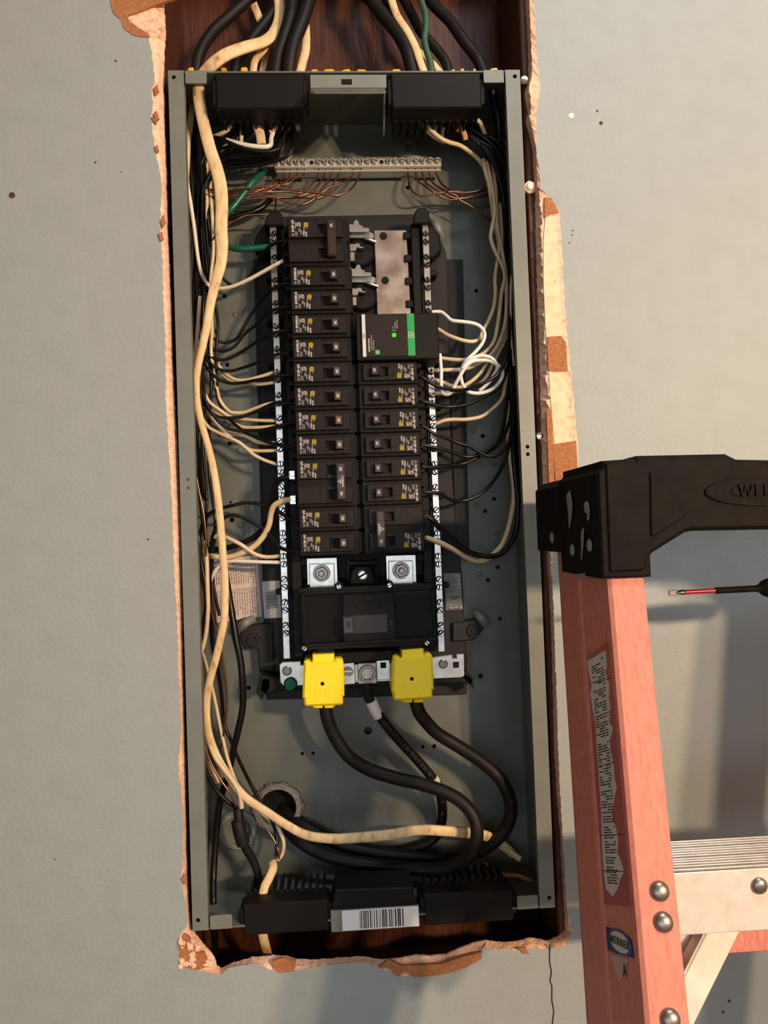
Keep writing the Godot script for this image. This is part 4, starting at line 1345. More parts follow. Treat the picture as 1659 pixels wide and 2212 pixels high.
func build_mains():
	var o := thing("main_breaker", "wide black two hundred amp main breaker under a smoked cover", "main breaker", P(795, 1335, -30) * 0.001)
	var m := MB.new()
	m.prism(outline([646, 1278, 940, 1266, 946, 1392, 652, 1408], -46), -88, -40, 2.0)
	part("case", m, M.black, o)
	m = MB.new()   # inner face behind the cover
	m.prism(outline([740, 1284, 850, 1280, 856, 1384, 742, 1390], -30), -40, -29, 1.0)
	m.bb(P(785, 1285, -29), P(808, 1300, -26.5), 0.5)
	var inner := part("inner_face", m, M.face, o)
	for q in [[771, 1312], [823, 1310]]:
		m = MB.new()
		m.stud(P(q[0], q[1], -29.2), 1.6, 0.5, 0.1, 12)
		part("rivet_hole", m, M.hole, inner)
	m = MB.new()
	m.prism(outline([746, 1330, 836, 1326, 838, 1366, 748, 1370], -29), -30, -28.4, 0.4)
	part("handle_track", m, M.toggle, o)
	m = MB.new()
	m.prism(outline([740, 1333, 762, 1331, 764, 1367, 742, 1369], -24), -30, -20.8, 1.2)
	var h := part("handle", m, mat(Color(0.30, 0.31, 0.33), 0.35), o, "grey handle")
	m = MB.new()
	letters(m, "200", 3.4, Transform3D(Basis(Vector3(0, 0, 1), PI / 2), P(753, 1350, -20.7)), 0.15)
	part("rating_print", m, M.print_black, h)
	m = MB.new()
	letters(m, "OFF", 2.0, Transform3D(Basis(Vector3(0, 0, 1), PI / 2), P(845, 1345, -28.8)), 0.15, false)
	part("print", m, M.print_grey, o)
	# cover frame with ears at its four screws
	var outer := outline([645, 1272, 720, 1268, 724, 1260, 740, 1260, 745, 1267, 830, 1264, 834, 1256, 849, 1256, 853, 1263, 938, 1260, 944, 1262, 950, 1384, 942, 1392, 932, 1394, 914, 1394, 910, 1391, 676, 1403, 670, 1408, 654, 1408, 646, 1400], -22)
	var inn := outline([654, 1282, 932, 1270, 940, 1380, 662, 1394], -22)
	m = MB.new()
	var k := outer.size()
	m.prism(outer, -42, -24, 0.6)
	var rim := MB.new()
	for i in 4:
		var a := inn[i]
		var b := inn[(i + 1) % 4]
		var mid := (a + b) * 0.5
		rim.box(Vector3(mid.x, mid.y, -21.5), Vector3(a.distance_to(b) + 3.5, 3.4, 5.0), 1.0, Basis(Vector3(0, 0, 1), (b - a).angle()))
	part("cover_rim", rim, M.black, o)
	m = MB.new()   # flange plates round the window
	m.prism(outline([645, 1272, 938, 1260, 938, 1272, 646, 1284], -22), -42, -22, 0.6)
	m.prism(outline([646, 1394, 944, 1380, 948, 1386, 934, 1394, 676, 1404, 654, 1408], -22), -42, -22, 0.6)
	for q in [[733, 1266, 8], [842, 1263, 8], [660, 1400, 7], [922, 1388, 7]]:
		m.prism(disc(Vector2(P(q[0], q[1], -22).x, P(q[0], q[1], -22).y), q[2] * 0.5, 18), -42, -21.4, 0.8)
	part("cover_flange", m, M.black, o)
	m = MB.new()
	m.quad(P(650, 1279, -20), P(936, 1267, -20), P(944, 1383, -20), P(658, 1397, -20), Vector3(0, 0, 1))
	part("smoked_cover", m, M.smoke, o, "smoked clear cover")
	var scr := slotted(2.6, 2.0)
	for q in [[732, 1267], [841, 1264], [658, 1400], [922, 1388]]:
		put("cover_screw", scr, M.chrome, o, P(q[0], q[1], -20), Basis(Vector3(0, 0, 1), rng.randf_range(0, 3)))
	m = MB.new()   # black shroud over the line lugs, between the yellow covers
	m.prism(outline([724, 1408, 848, 1402, 850, 1424, 726, 1434], -34), -70, -30, 1.2)
	m.prism(outline([684, 1400, 722, 1398, 722, 1416, 686, 1418], -30), -60, -28, 0.8)
	m.prism(outline([866, 1392, 902, 1390, 904, 1406, 868, 1408], -30), -60, -28, 0.8)
	part("lug_shroud", m, M.black, o)
	# yellow lug covers
	for q in [[653, 742, 1429, 1525, "yellow plastic lug cover over the first feeder, beside the green screw", 0.0], [846, 935, 1420, 1513, "yellow plastic lug cover on the side of the square-holed strap", -2.0]]:
		var x0: float = q[0]
		var x1: float = q[1]
		var y0: float = q[2]
		var y1: float = q[3]
		var cov := thing("lug_cover", q[4], "lug cover", P((x0 + x1) / 2, (y0 + y1) / 2, -28) * 0.001, "yellow lug covers")
		m = MB.new()
		var d: float = q[5]
		m.prism(outline([x0 + 3, y0 + 1, x0 + 8, y0 - 2, x0 + 14, y0 - 2, x0 + 18, y0 + 2, x1 - 20, y0 - 2 + d, x1 - 16, y0 - 6 + d, x1 - 6, y0 - 7 + d, x1 - 1, y0 - 1 + d, x1, y0 + 8 + d, x1 + 2, y1 - 22 + d, x1 - 1, y1 - 20 + d, x1 - 1, y1 - 6 + d, x1 - 4, y1 - 2 + d, x0 + 8, y1 + 1, x0 + 4, y1 - 3, x0 + 3, y1 - 16, x0, y1 - 18], -15), -56, -14, 2.2)
		var sh := part("shell", m, M.yellow, cov)
		m = MB.new()
		m.prism(outline([x0 + 22, y0 - 15, x1 - 20, y0 - 17 + d, x1 - 20, y0 + 4, x0 + 22, y0 + 6], -19), -50, -18, 0.8)
		part("tab", m, M.yellow, cov)
		m = MB.new()
		for e in [0, 1]:
			var a := x0 + (20 if e == 0 else 48)
			m.prism(outline([a, y1 - 2, a + 24, y1 - 3 + d * 0.5, a + (24 if e == 0 else 18), y1 + 4, a + (6 if e == 0 else 0), y1 + 4], -22), -52, -20, 0.8)
		part("cable_collar", m, M.yellow, cov)
		var cc := P((x0 + x1) / 2 - 1, (y0 + y1) / 2, -14)
		m = MB.new()
		m.stud(cc - Vector3(0, 0, 0.3), 2.0, 0.5, 0.1, 16)
		part("pin_hole", m, M.hole, sh)
		m = MB.new()
		var mc := P((x0 + x1) / 2 - 1, (y0 + y1) / 2 + 24, -14)
		for e in [-1, 1]:
			m.box(mc + Vector3(7.0 * e, 0, 0), Vector3(0.5, 14.5, 0.7))
			m.box(mc + Vector3(0, 7.0 * e, 0), Vector3(14.5, 0.5, 0.7))
			m.box(mc + Vector3(4.2 * e, 1.0, 0), Vector3(0.5, 8.0, 0.7))
			m.box(mc + Vector3(1.9 * e, 1.4, 0), Vector3(0.5, 5.0, 0.7))
		m.box(mc + Vector3(0, -4.2, 0), Vector3(8.4, 0.5, 0.7))
		m.box(mc + Vector3(0, -1.4, 0), Vector3(3.8, 0.5, 0.7))
		part("square_mark", m, M.yellow, sh)
	# feeders
	m = MB.new()
	m.tube(path([704, 1510, -38, 706, 1545, -38, 720, 1585, -40, 750, 1630, -42, 795, 1661, -44, 856, 1681, -44, 916, 1695, -42, 976, 1718, -36, 1015, 1751, -30, 1030, 1790, -26, 1024, 1833, -26, 1000, 1860, -32, 961, 1876, -42, 901, 1878, -52, 810, 1869, -60, 740, 1857, -64, 690, 1842, -70, 645, 1815, -80, 620, 1785, -95, 605, 1755, -112], 8), 7.0, 16)
	solo("feeder_cable", m, M.rubber, "thick black feeder cable looping down from the yellow cover by the green screw", "cable", "thick black feeder cables")
	m = MB.new()
	m.tube(path([895, 1500, -38, 904, 1535, -38, 918, 1556, -40, 945, 1584, -44, 993, 1614, -48, 1045, 1649, -52, 1082, 1685, -52, 1102, 1730, -52, 1101, 1770, -54, 1080, 1806, -58, 1040, 1836, -66, 985, 1854, -74, 900, 1852, -80, 800, 1840, -82, 720, 1818, -86, 660, 1785, -92, 618, 1752, -108], 8), 7.0, 16)
	solo("feeder_cable", m, M.rubber, "thick black feeder cable swinging wide from the yellow cover by the square-holed strap", "cable", "thick black feeder cables")
	var np := path([793, 1470, -46, 795, 1501, -48, 810, 1531, -52, 835, 1567, -58, 865, 1602, -64, 898, 1638, -68, 928, 1673, -72, 947, 1700, -76, 955, 1737, -80, 954, 1775, -84, 940, 1808, -88, 905, 1828, -90, 840, 1838, -92, 760, 1826, -93, 690, 1800, -94, 640, 1768, -98, 612, 1742, -112], 8)
	var nc := thing("neutral_cable", "black cable with white tape and RESISTANT lettering between the yellow covers", "cable", np[20] * 0.001)
	m = MB.new()
	m.tube(np, 5.4, 14)
	part("jacket", m, M.rubber, nc)
	m = MB.new()
	m.tube(path([801, 1513, -49.5, 808, 1529, -52, 818, 1547, -55], 4), 6.3, 14)
	m.box(P(822, 1552, -52), Vector3(3, 5, 2.0), 0.5, Basis(Vector3(0, 0, 1), 0.6))
	part("tape_band", m, M.tape_white, nc, "white tape band")
	m = MB.new()
	m.tube(path([934, 1681, -73, 941, 1690, -74.5], 2), 6.0, 14)
	m.box(P(945, 1690, -68), Vector3(4, 7, 2.0), 0.5, Basis(Vector3(0, 0, 1), 0.9))
	part("tape_band", m, M.tape_white, nc, "white tape band")
	m = MB.new()   # lettering along the jacket, reading upwards
	var text := "O VOLTS OIL RESISTANT"
	var tp := path([930, 1674, -66, 898, 1637, -62.4, 865, 1600, -58.4, 835, 1567, -52.4, 822, 1550, -50], 24)
	for i in text.length():
		if text[i] == " ": continue
		var u := (0.03 + 0.92 * i / (text.length() - 1)) * (tp.size() - 2)
		var a := tp[int(u)]
		var d := (tp[int(u) + 1] - a).normalized()
		var up := Vector3(0, 0, 1).cross(d).normalized()
		letters(m, text[i], 3.2, Transform3D(Basis(d, up, d.cross(up)), a), 0.2, false)
	text = "THW 2"
	tp = path([952, 1782, -77, 956, 1755, -75, 955, 1728, -73], 12)
	for i in text.length():
		if text[i] == " ": continue
		var u := (0.05 + 0.9 * i / (text.length() - 1)) * (tp.size() - 2)
		var a := tp[int(u)]
		var d := (tp[int(u) + 1] - a).normalized()
		var up := Vector3(0, 0, 1).cross(d).normalized()
		letters(m, text[i], 3.2, Transform3D(Basis(d, up, d.cross(up)), a), 0.2, false)
	part("lettering", m, M.print_grey, nc)


# ---------------------------------------------------------------- wires

func wire(called: String, label: String, m: Material, r: float, a: Array, group := "", flatten := 1.0, cat := "wire", sides := 9) -> MeshInstance3D:
	var mb := MB.new()
	mb.tube(path(a, 6), r, sides, flatten)
	return solo(called, mb, m, label, cat, group)


# up the gutter in loose waves from a branch's last point, then over to where it enters the box
func riser(x: float, z: float, y0: float, y1: float, over: Array) -> Array:
	var a := []
	var y := y0
	while y > y1:
		a.append_array([x + rng.randf_range(-5, 5), y, z + rng.randf_range(-5, 5)])
		y -= rng.randf_range(75, 120)
	a.append_array(over)
	return a


func build_wires():
	var nth := ["first", "second", "third", "fourth", "fifth", "sixth", "seventh", "eighth", "ninth", "tenth"]
	# --- hot wires of the full-length column, from the breaker outwards and up
	var ends := [
		[[462, 350, -70, 520, 318, -66, 580, 322, -60, 612, 292, -56, 622, 255, -60]],
		[[452, 380, -60, 500, 330, -58, 560, 330, -50, 600, 310, -46, 618, 270, -52, 617, 250, -60]],
		[[446, 370, -75, 480, 335, -72, 540, 322, -64, 588, 302, -58, 612, 262, -62]],
		[[440, 360, -66, 470, 325, -62, 520, 310, -52, 556, 280, -48, 583, 240, -56, 580, 225, -62]],
		[[436, 380, -80, 470, 340, -76, 520, 322, -70, 560, 318, -60]],
		[[448, 390, -72, 490, 350, -66, 545, 345, -60, 600, 335, -56, 628, 290, -54, 628, 262, -60]],
		[[430, 370, -62, 455, 320, -58, 490, 300, -52, 514, 270, -50, 514, 240, -58]],
		[[442, 400, -84, 480, 365, -80, 530, 355, -78, 575, 340, -70]],
		[[426, 380, -70, 450, 330, -64, 488, 305, -58, 500, 280, -60]]]
	var hots := [
		[641, 516, -34, 612, 520, -34, 595, 526, -36, 571, 541, -52, 554, 568, -64, 542, 594, -70, 523, 613, -74, 505, 618, -76, 487, 606, -76, 472, 587, -74, 464, 560, -74, 452, 510, -74, 446, 460, -72],
		[640, 612, -32, 618, 613, -33, 600, 618, -36, 580, 632, -48, 560, 655, -60, 542, 680, -66, 530, 700, -68, 518, 722, -70, 508, 734, -72, 490, 740, -72, 473, 737, -70, 451, 724, -68, 444, 690, -66, 440, 620, -66],
		[640, 662, -32, 615, 663, -33, 593, 669, -36, 571, 681, -48, 554, 700, -58, 528, 722, -64, 515, 739, -66, 501, 752, -66, 481, 759, -66, 459, 754, -66, 444, 740, -66, 432, 700, -70, 430, 640, -74],
		[642, 712, -32, 616, 714, -33, 591, 720, -36, 557, 737, -50, 523, 759, -62, 501, 771, -64, 481, 777, -64, 461, 774, -64, 446, 764, -64, 430, 730, -62, 424, 660, -62],
		[642, 762, -32, 616, 763, -33, 594, 767, -36, 557, 783, -46, 523, 795, -56, 498, 801, -58, 474, 798, -58, 456, 786, -58, 444, 772, -60, 424, 735, -70, 418, 680, -78],
		[644, 811, -32, 613, 811, -33, 582, 816, -37, 549, 822, -46, 515, 828, -52, 488, 826, -54, 464, 813, -54, 447, 794, -56, 437, 776, -60, 422, 730, -74, 414, 660, -72],
		[644, 872, -32, 616, 871, -33, 596, 870, -36, 574, 879, -46, 549, 891, -52, 518, 901, -54, 481, 902, -54, 461, 894, -54, 444, 877, -54, 434, 855, -56, 420, 800, -60, 410, 700, -62],
		[648, 914, -32, 625, 914, -33, 599, 921, -36, 566, 929, -44, 532, 930, -48, 498, 928, -48, 478, 916, -48, 461, 897, -48, 447, 874, -50, 436, 845, -54, 428, 820, -60, 412, 740, -80],
		[650, 970, -32, 630, 967, -33, 608, 962, -36, 583, 957, -44, 557, 946, -50, 532, 936, -54, 515, 923, -58, 498, 908, -62, 485, 891, -64, 475, 872, -66, 469, 852, -66, 468, 818, -66, 468, 751, -66, 471, 700, -64, 460, 640, -66, 444, 600, -66]]
	for i in 9:
		var a: Array = hots[i]
		var k := a.size()
		a.append_array(riser(a[k - 3] - 4, a[k - 1], a[k - 2] - 90, 430, ends[i][0]))
		var which: String = "the fifteen amp double breaker" if i == 0 else "the %s breaker below the fifteen amp one" % nth[i - 1]
		wire("black_wire", "black wire sweeping from the gutter to %s" % which, M.wire_black, 1.75, a, "black branch wires of the full-length column")
	wire("black_wire", "black wire arching highest under the fifty amp breaker to the next twenty amp one", M.wire_black, 1.9, [655, 1126, -34, 638, 1124, -34, 620, 1118, -36, 596, 1101, -42, 571, 1091, -46, 532, 1086, -48, 507, 1091, -48, 481, 1097, -50, 456, 1107, -52, 444, 1121, -54, 437, 1134, -56, 431, 1166, -58, 430, 1210, -56, 436, 1250, -52, 444, 1285, -50, 443, 1330, -56, 432, 1390, -64, 424, 1450, -74])
	wire("black_wire", "black wire bending down in a wide arc from the lowest twenty amp breaker", M.wire_black, 2.0, [655, 1190, -34, 638, 1190, -34, 620, 1188, -36, 604, 1182, -40, 588, 1161, -46, 566, 1141, -50, 532, 1121, -52, 507, 1113, -52, 485, 1118, -52, 471, 1134, -52, 461, 1155, -54, 455, 1192, -58, 453, 1226, -60, 454, 1293, -60, 456, 1344, -62, 459, 1394, -66, 470, 1450, -70, 478, 1500, -72, 484, 1560, -72, 500, 1602, -70, 520, 1650, -72, 545, 1700, -78, 566, 1738, -90])
	wire("black_wire", "stout black wire dropping from the upper terminal of the fifty amp breaker", M.wire_black, 3.1, [640, 1027, -34, 618, 1031, -34, 604, 1036, -36, 595, 1046, -40, 589, 1062, -44, 587, 1084, -48, 581, 1116, -56, 569, 1141, -62, 549, 1160, -66, 523, 1173, -68, 498, 1182, -70, 456, 1187, -74, 430, 1180, -78, 416, 1150, -82])
	wire("white_wire", "stout cream wire dropping from the lower terminal of the fifty amp breaker", M.wire_cream, 3.2, [640, 1079, -30, 622, 1080, -32, 604, 1085, -35, 591, 1094, -38, 585, 1111, -42, 581, 1134, -46, 569, 1158, -50, 549, 1180, -52, 523, 1194, -52, 490, 1204, -54, 461, 1202, -56, 447, 1199, -60, 428, 1188, -68, 414, 1160, -74, 410, 1120, -78])
	# --- neutrals to the bar beside that column
	wire("white_wire", "loose white wire with a cut end reaching past the bar under the fifteen amp breaker", M.wire_pale, 2.1, [612, 563, -30, 599, 570, -32, 586, 577, -36, 547, 599, -46, 511, 616, -54, 484, 623, -58, 467, 622, -60, 450, 616, -58, 436, 594, -50, 429, 565, -44, 424, 529, -42, 419, 488, -40, 412, 440, -38, 406, 404, -40, 404, 370, -46, 402, 330, -50, 404, 290, -50, 412, 255, -52, 418, 230, -60])
	var neutrals := [
		[590, 805, -51, 586, 806, -51, 557, 815, -54, 532, 821, -58, 512, 821, -62, 495, 813, -64, 481, 801, -66, 471, 785, -68, 464, 750, -70, 458, 690, -70, 455, 620, -72],
		[591, 827, -51, 587, 827, -51, 557, 830, -56, 523, 826, -62, 498, 821, -66, 481, 810, -68, 466, 795, -70, 456, 760, -72, 448, 700, -74, 444, 640, -76],
		[593, 870, -51, 590, 871, -51, 574, 874, -53, 549, 883, -58, 527, 891, -62, 501, 891, -64, 488, 882, -66, 478, 869, -66, 472, 855, -66, 464, 815, -66, 456, 760, -64, 458, 700, -62],
		[593, 909, -51, 589, 909, -51, 557, 908, -56, 523, 905, -60, 498, 901, -62, 475, 886, -62, 453, 869, -60, 441, 847, -60, 436, 828, -60, 436, 790, -62, 444, 740, -66],
		[594, 921, -51, 590, 921, -51, 549, 924, -58, 523, 922, -62, 498, 911, -64, 475, 897, -66, 456, 887, -68, 440, 865, -70, 430, 830, -72, 426, 780, -76],
		[595, 956, -51, 580, 958, -52, 557, 955, -56, 532, 943, -60, 498, 931, -62, 475, 919, -64, 454, 900, -66, 439, 880, -68, 428, 850, -72, 420, 800, -80],
		[600, 973, -51, 596, 973, -51, 566, 974, -54, 542, 972, -57, 525, 963, -58, 498, 945, -58, 475, 924, -58, 456, 901, -58, 442, 877, -58, 432, 850, -62, 424, 800, -70],
		[598, 1003, -51, 594, 1002, -51, 571, 994, -52, 549, 983, -53, 532, 968, -54, 515, 955, -54, 490, 943, -54, 464, 931, -54, 451, 923, -54, 438, 905, -56, 428, 870, -60, 418, 820, -66]]
	for i in 8:
		var a: Array = neutrals[i]
		var k := a.size()
		a.append_array(riser(a[k - 3], a[k - 1] - 2, a[k - 2] - 90, 420, [a[k - 3] - 8 + i * 2, 380, -70, 452 + i * 4, 335, -66 - i * 2, 480 + i * 6, 306 - i * 3, -60]))
		wire("white_wire", "cream wire landing on the full-length column's neutral bar, %s counted downwards" % nth[i], M.wire_cream, 1.95, a, "neutral wires of the full-length column")
	wire("white_wire", "cream wire crossing over the stout cream one to the bar's lower end", M.wire_cream, 2.2, [612, 1201, -51, 606, 1201, -51, 574, 1203, -52, 549, 1196, -48, 523, 1178, -44, 498, 1165, -46, 481, 1158, -50, 468, 1158, -54, 453, 1167, -58, 441, 1185, -60, 432, 1209, -62, 425, 1240, -62, 422, 1290, -62, 426, 1340, -64, 424, 1400, -66, 416, 1470, -70])
	wire("white_wire", "white wire running level above the fine-print label to the bar", M.wire_white, 2.1, [612, 1216, -51, 606, 1215, -51, 566, 1214, -54, 523, 1212, -56, 498, 1212, -57, 485, 1216, -58, 473, 1224, -60, 463, 1236, -62, 452, 1262, -66, 446, 1300, -70])
	# --- the gutter beside the full-length column: many black wires
	for i in 12:
		var x := 406.0 + i * 4.4
		var z := -84.0 + (i * 37 % 40)
		var a := [x + rng.randf_range(-3, 3), 270 + (i % 4) * 18, z, x + 3, 360, z]
		var y := 450.0
		var stop := [900, 980, 1160, 1080, 860, 1240, 760, 700, 1330, 820, 640, 720][i] as float
		while y < stop:
			a.append_array([x + rng.randf_range(-6, 6) + (y - 450) * 0.028, y, z + rng.randf_range(-6, 6)])
			y += rng.randf_range(80, 125)
		a.append_array([x + 8 + (stop - 450) * 0.028, stop, z - 4])
		wire("black_wire", "black wire packed in the gutter between the flange and the big cream cable", M.wire_black, 1.8, a, "black wires packed in the gutter")
	wire("cream_cable", "cream wire hugging the flange in the gutter, showing below the corner tab", M.wire_cream, 3.4, [416, 220, -60, 412, 262, -52, 406, 300, -42, 404, 345, -36, 401, 400, -40, 402, 450, -48, 403, 520, -60, 402, 600, -74])
	wire("white_wire", "thin cream wire showing in glimpses between the black gutter wires", M.wire_cream, 2.0, [432, 640, -40, 428, 690, -40, 424, 740, -42, 418, 790, -46, 416, 830, -52])
	wire("white_wire", "cream wire against the flange beside the middle of the full-length column", M.wire_cream, 2.8, [416, 860, -58, 412, 930, -46, 411, 1000, -44, 414, 1060, -48, 414, 1120, -46, 416, 1170, -48, 424, 1220, -50, 422, 1280, -48, 428, 1335, -52, 424, 1420, -56, 428, 1500, -54, 436, 1580, -52, 448, 1640, -54, 470, 1690, -60])
	wire("white_wire", "cream wire sloping behind the big cable over the orange strip", M.wire_cream, 2.4, [440, 1170, -48, 446, 1200, -44, 448, 1260, -42, 449, 1320, -42, 444, 1375, -46, 432, 1420, -50, 424, 1465, -54])
	wire("black_wire", "black wire bowing past the flange by its two small holes", M.wire_black, 2.4, [414, 1020, -60, 414, 1080, -50, 420, 1130, -44, 430, 1165, -42, 434, 1210, -44, 442, 1260, -44, 445, 1310, -42, 434, 1370, -46, 424, 1430, -54])
	wire("copper_wire", "bare copper ground wire twisting down the gutter beside the flange", M.copper, 1.1, [414, 880, -50, 412, 930, -44, 420, 1000, -40, 430, 1060, -38, 440, 1110, -38, 445, 1165, -40, 446, 1220, -44, 452, 1290, -50, 462, 1345, -52, 472, 1372, -54, 480, 1430, -58, 489, 1490, -62, 488, 1540, -64, 482, 1590, -68, 470, 1640, -72])
	wire("copper_wire", "bare copper wire slanting over the pale label's edge", M.copper, 0.9, [458, 1260, -48, 461, 1310, -50, 468, 1350, -54, 472, 1390, -58])
	# --- black wires leaving the combed block above the gutter
	for q in [
		[[626, 248, -52, 622, 272, -40, 610, 300, -36, 598, 322, -34, 575, 328, -32, 545, 325, -32, 505, 312, -34, 478, 300, -40, 462, 296, -46], 1.9, "black wire drooping under the bright white one from the torn sheath"],
		[[632, 255, -52, 634, 285, -44, 632, 315, -40, 622, 335, -40, 600, 346, -42, 560, 356, -48, 520, 360, -54, 480, 366, -58, 456, 384, -64, 440, 420, -68], 2.0, "black wire hanging lowest from the torn sheath over the ground bar's end"],
		[[616, 258, -54, 616, 290, -50, 608, 325, -50, 590, 345, -54, 550, 350, -60, 500, 346, -66, 468, 360, -70, 446, 400, -74], 1.9, "black wire dropping straight from the torn sheath before it turns to the gutter"],
		[[579, 230, -56, 578, 248, -44, 566, 268, -38, 548, 290, -38, 530, 308, -42, 505, 330, -50, 480, 350, -56, 450, 390, -64], 1.9, "black wire slanting across the white sheath tongue"],
		[[516, 236, -58, 515, 270, -50, 512, 300, -50, 498, 325, -54, 470, 350, -60, 448, 390, -66], 1.9, "black wire falling beside the short cream stub"]]:
		wire("black_wire", q[2], M.wire_black, q[1], q[0])
	wire("white_wire", "white wire curving from the block to the big cream cable", M.wire_cream, 2.3, [501, 214, -54, 505, 228, -44, 509, 245, -38, 504, 264, -36, 492, 280, -38, 478, 289, -42, 462, 295, -48])
	wire("white_wire", "bright white wire doubled back in a hook under the torn brown sheath", M.wire_white, 2.5, [590, 286, -40, 586, 298, -36, 585, 312, -33, 576, 317, -31, 558, 317, -31, 535, 314, -32, 512, 309, -34, 490, 303, -40])
	wire("cable_sheath", "broad cream sheath tongue hanging from the combed block", M.wire_cream, 5.2, [544, 214, -56, 546, 236, -44, 553, 262, -38, 562, 290, -36, 565, 312, -36], "", 0.4)
	wire("cable_sheath", "brown paper-lined sheath torn open beside the hooked white wire", M.paper, 2.6, [622, 246, -46, 612, 256, -40, 600, 270, -38, 590, 282, -38, 582, 286, -38], "", 0.6)
	wire("cable_sheath", "folded brown sheath end capping a group of black wires", M.paper, 3.2, [608, 248, -44, 616, 241, -40, 626, 245, -40, 635, 250, -42, 638, 260, -44], "", 0.6)
	wire("cable_sheath", "ragged brown sheath strip beside the slanting black wire", M.paper, 2.0, [582, 228, -50, 588, 242, -44, 590, 258, -42, 586, 272, -42], "", 0.5)
	wire("cable_sheath", "short cream stub with a black band below the block", M.wire_cream, 2.2, [516, 246, -52, 520, 262, -48, 522, 282, -46, 521, 308, -46], "", 0.6)
	wire("copper_wire", "thin bare copper wire bowing out beside the white wire under the block", M.copper, 0.9, [514, 236, -56, 526, 246, -50, 538, 262, -48, 541, 276, -50, 536, 294, -56])
	# --- green grounds and the feed to the bars
	wire("green_wire", "fat green wire slanting down from the ground bar's end", M.wire_green, 3.5, [571, 368, -70, 566, 374, -66, 554, 386, -58, 540, 401, -54, 524, 422, -54, 510, 440, -54, 496, 456, -54, 480, 476, -58, 470, 500, -62])
	wire("green_wire", "fat green wire running level into the neutral bar's upper end", M.wire_green, 3.4, [592, 535, -50, 573, 534, -50, 552, 536, -52, 520, 538, -54, 500, 535, -58, 484, 526, -62, 472, 510, -66])
	wire("black_wire", "dusty dark wire under the copper bundle ending at the tray corner", M.wire_black, 3.2, [586, 430, -78, 578, 437, -76, 566, 448, -74, 545, 458, -72, 520, 465, -72, 490, 473, -72, 460, 486, -74, 440, 510, -78])
	# --- bare copper grounds
	var drops := [[598, 404, 452, 410], [613, 412, 462, 416], [627, 408, 458, 404], [642, 400, 470, 420], [657, 398, 466, 408], [689, 416, 462, 412], [703, 420, 470, 424], [718, 424, 458, 428], [735, 428, 464, 418]]
	var gy := 366.0
	for i in drops.size():
		var q: Array = drops[i]
		var x: float = q[0]
		var yy: float = q[1]
		wire("copper_wire", "bare copper wire dropping from screw %s of the ground bar into the bundle" % nth[i], M.copper, 1.0, [x, gy - 4, -84, x, gy + 4, -82, x - 1 - i * 0.8, gy + 18, -76, x - 10 - i * 2, yy - 14, -70, x - 26 - i * 3, yy, -66, x - 50 - i * 5, yy + 8 - (i % 3) * 5, -64, lerpf(x, q[2], 0.62), q[3] + 10 - (i % 4) * 5, -62 + (i % 3) * 2, lerpf(x, q[2], 0.82), q[3] + (i % 3) * 6, -60, q[2], q[3], -62 - (i % 4) * 4], "bare copper ground wires in the bundle")
	wire("copper_wire", "bare copper wire with the S-bend from the middle of the ground bar", M.copper, 1.1, [764, gy - 4, -84, 764, gy + 6, -82, 758, 382, -76, 748, 392, -70, 730, 400, -66, 710, 406, -62, 690, 420, -60, 672, 434, -58, 650, 442, -56, 625, 438, -56, 596, 428, -56, 560, 424, -58, 520, 426, -60, 486, 427, -62, 460, 424, -66])
	wire("copper_wire", "brightest bare copper wire making the longest loop below the ground bar", M.copper, 1.15, [780, gy - 6, -84, 779, gy + 4, -82, 774, 384, -72, 764, 402, -62, 750, 414, -56, 730, 422, -52, 705, 420, -50, 660, 413, -48, 600, 406, -46, 560, 404, -46, 520, 408, -48, 488, 413, -52, 455, 411, -56])
	wire("copper_wire", "bare copper wire bending over the tray's black corner block", M.copper, 1.1, [595, 428, -76, 596, 440, -72, 594, 456, -66, 586, 465, -60, 568, 464, -58, 547, 464, -58, 528, 467, -58, 511, 475, -58, 489, 489, -60, 467, 508, -64, 455, 526, -68])
	var rd := [[881, 0], [897, 1], [911, 2], [926, 3], [941, 4]]
	var far := [[884, 400, -72, 896, 418, -68, 915, 423, -66, 945, 418, -64, 975, 414, -64, 1010, 416, -64, 1040, 414, -66, 1060, 404, -70], [902, 390, -74, 918, 402, -70, 934, 414, -66, 950, 424, -66, 975, 432, -66, 1000, 428, -66, 1030, 426, -68, 1058, 416, -70], [918, 392, -74, 934, 405, -70, 955, 416, -68, 985, 428, -70, 1015, 426, -72, 1045, 425, -72, 1064, 412, -74], [933, 392, -74, 948, 405, -70, 966, 415, -62, 984, 422, -60, 996, 434, -60, 1018, 446, -60, 1040, 464, -64, 1062, 478, -70, 1076, 486, -76], [950, 392, -74, 964, 406, -68, 980, 415, -64, 1010, 416, -62, 1035, 412, -62, 1052, 400, -66, 1062, 378, -72]]
	for i in 5:
		var x: float = rd[i][0]
		var a := [x, gy - 6, -84, x, gy + 4, -82]
		a.append_array(far[i])
		wire("copper_wire", "bare copper wire curving away from the %s screw before the ground bar's free end" % nth[4 - i], M.copper, 1.1, a, "copper wires at the ground bar's free end")
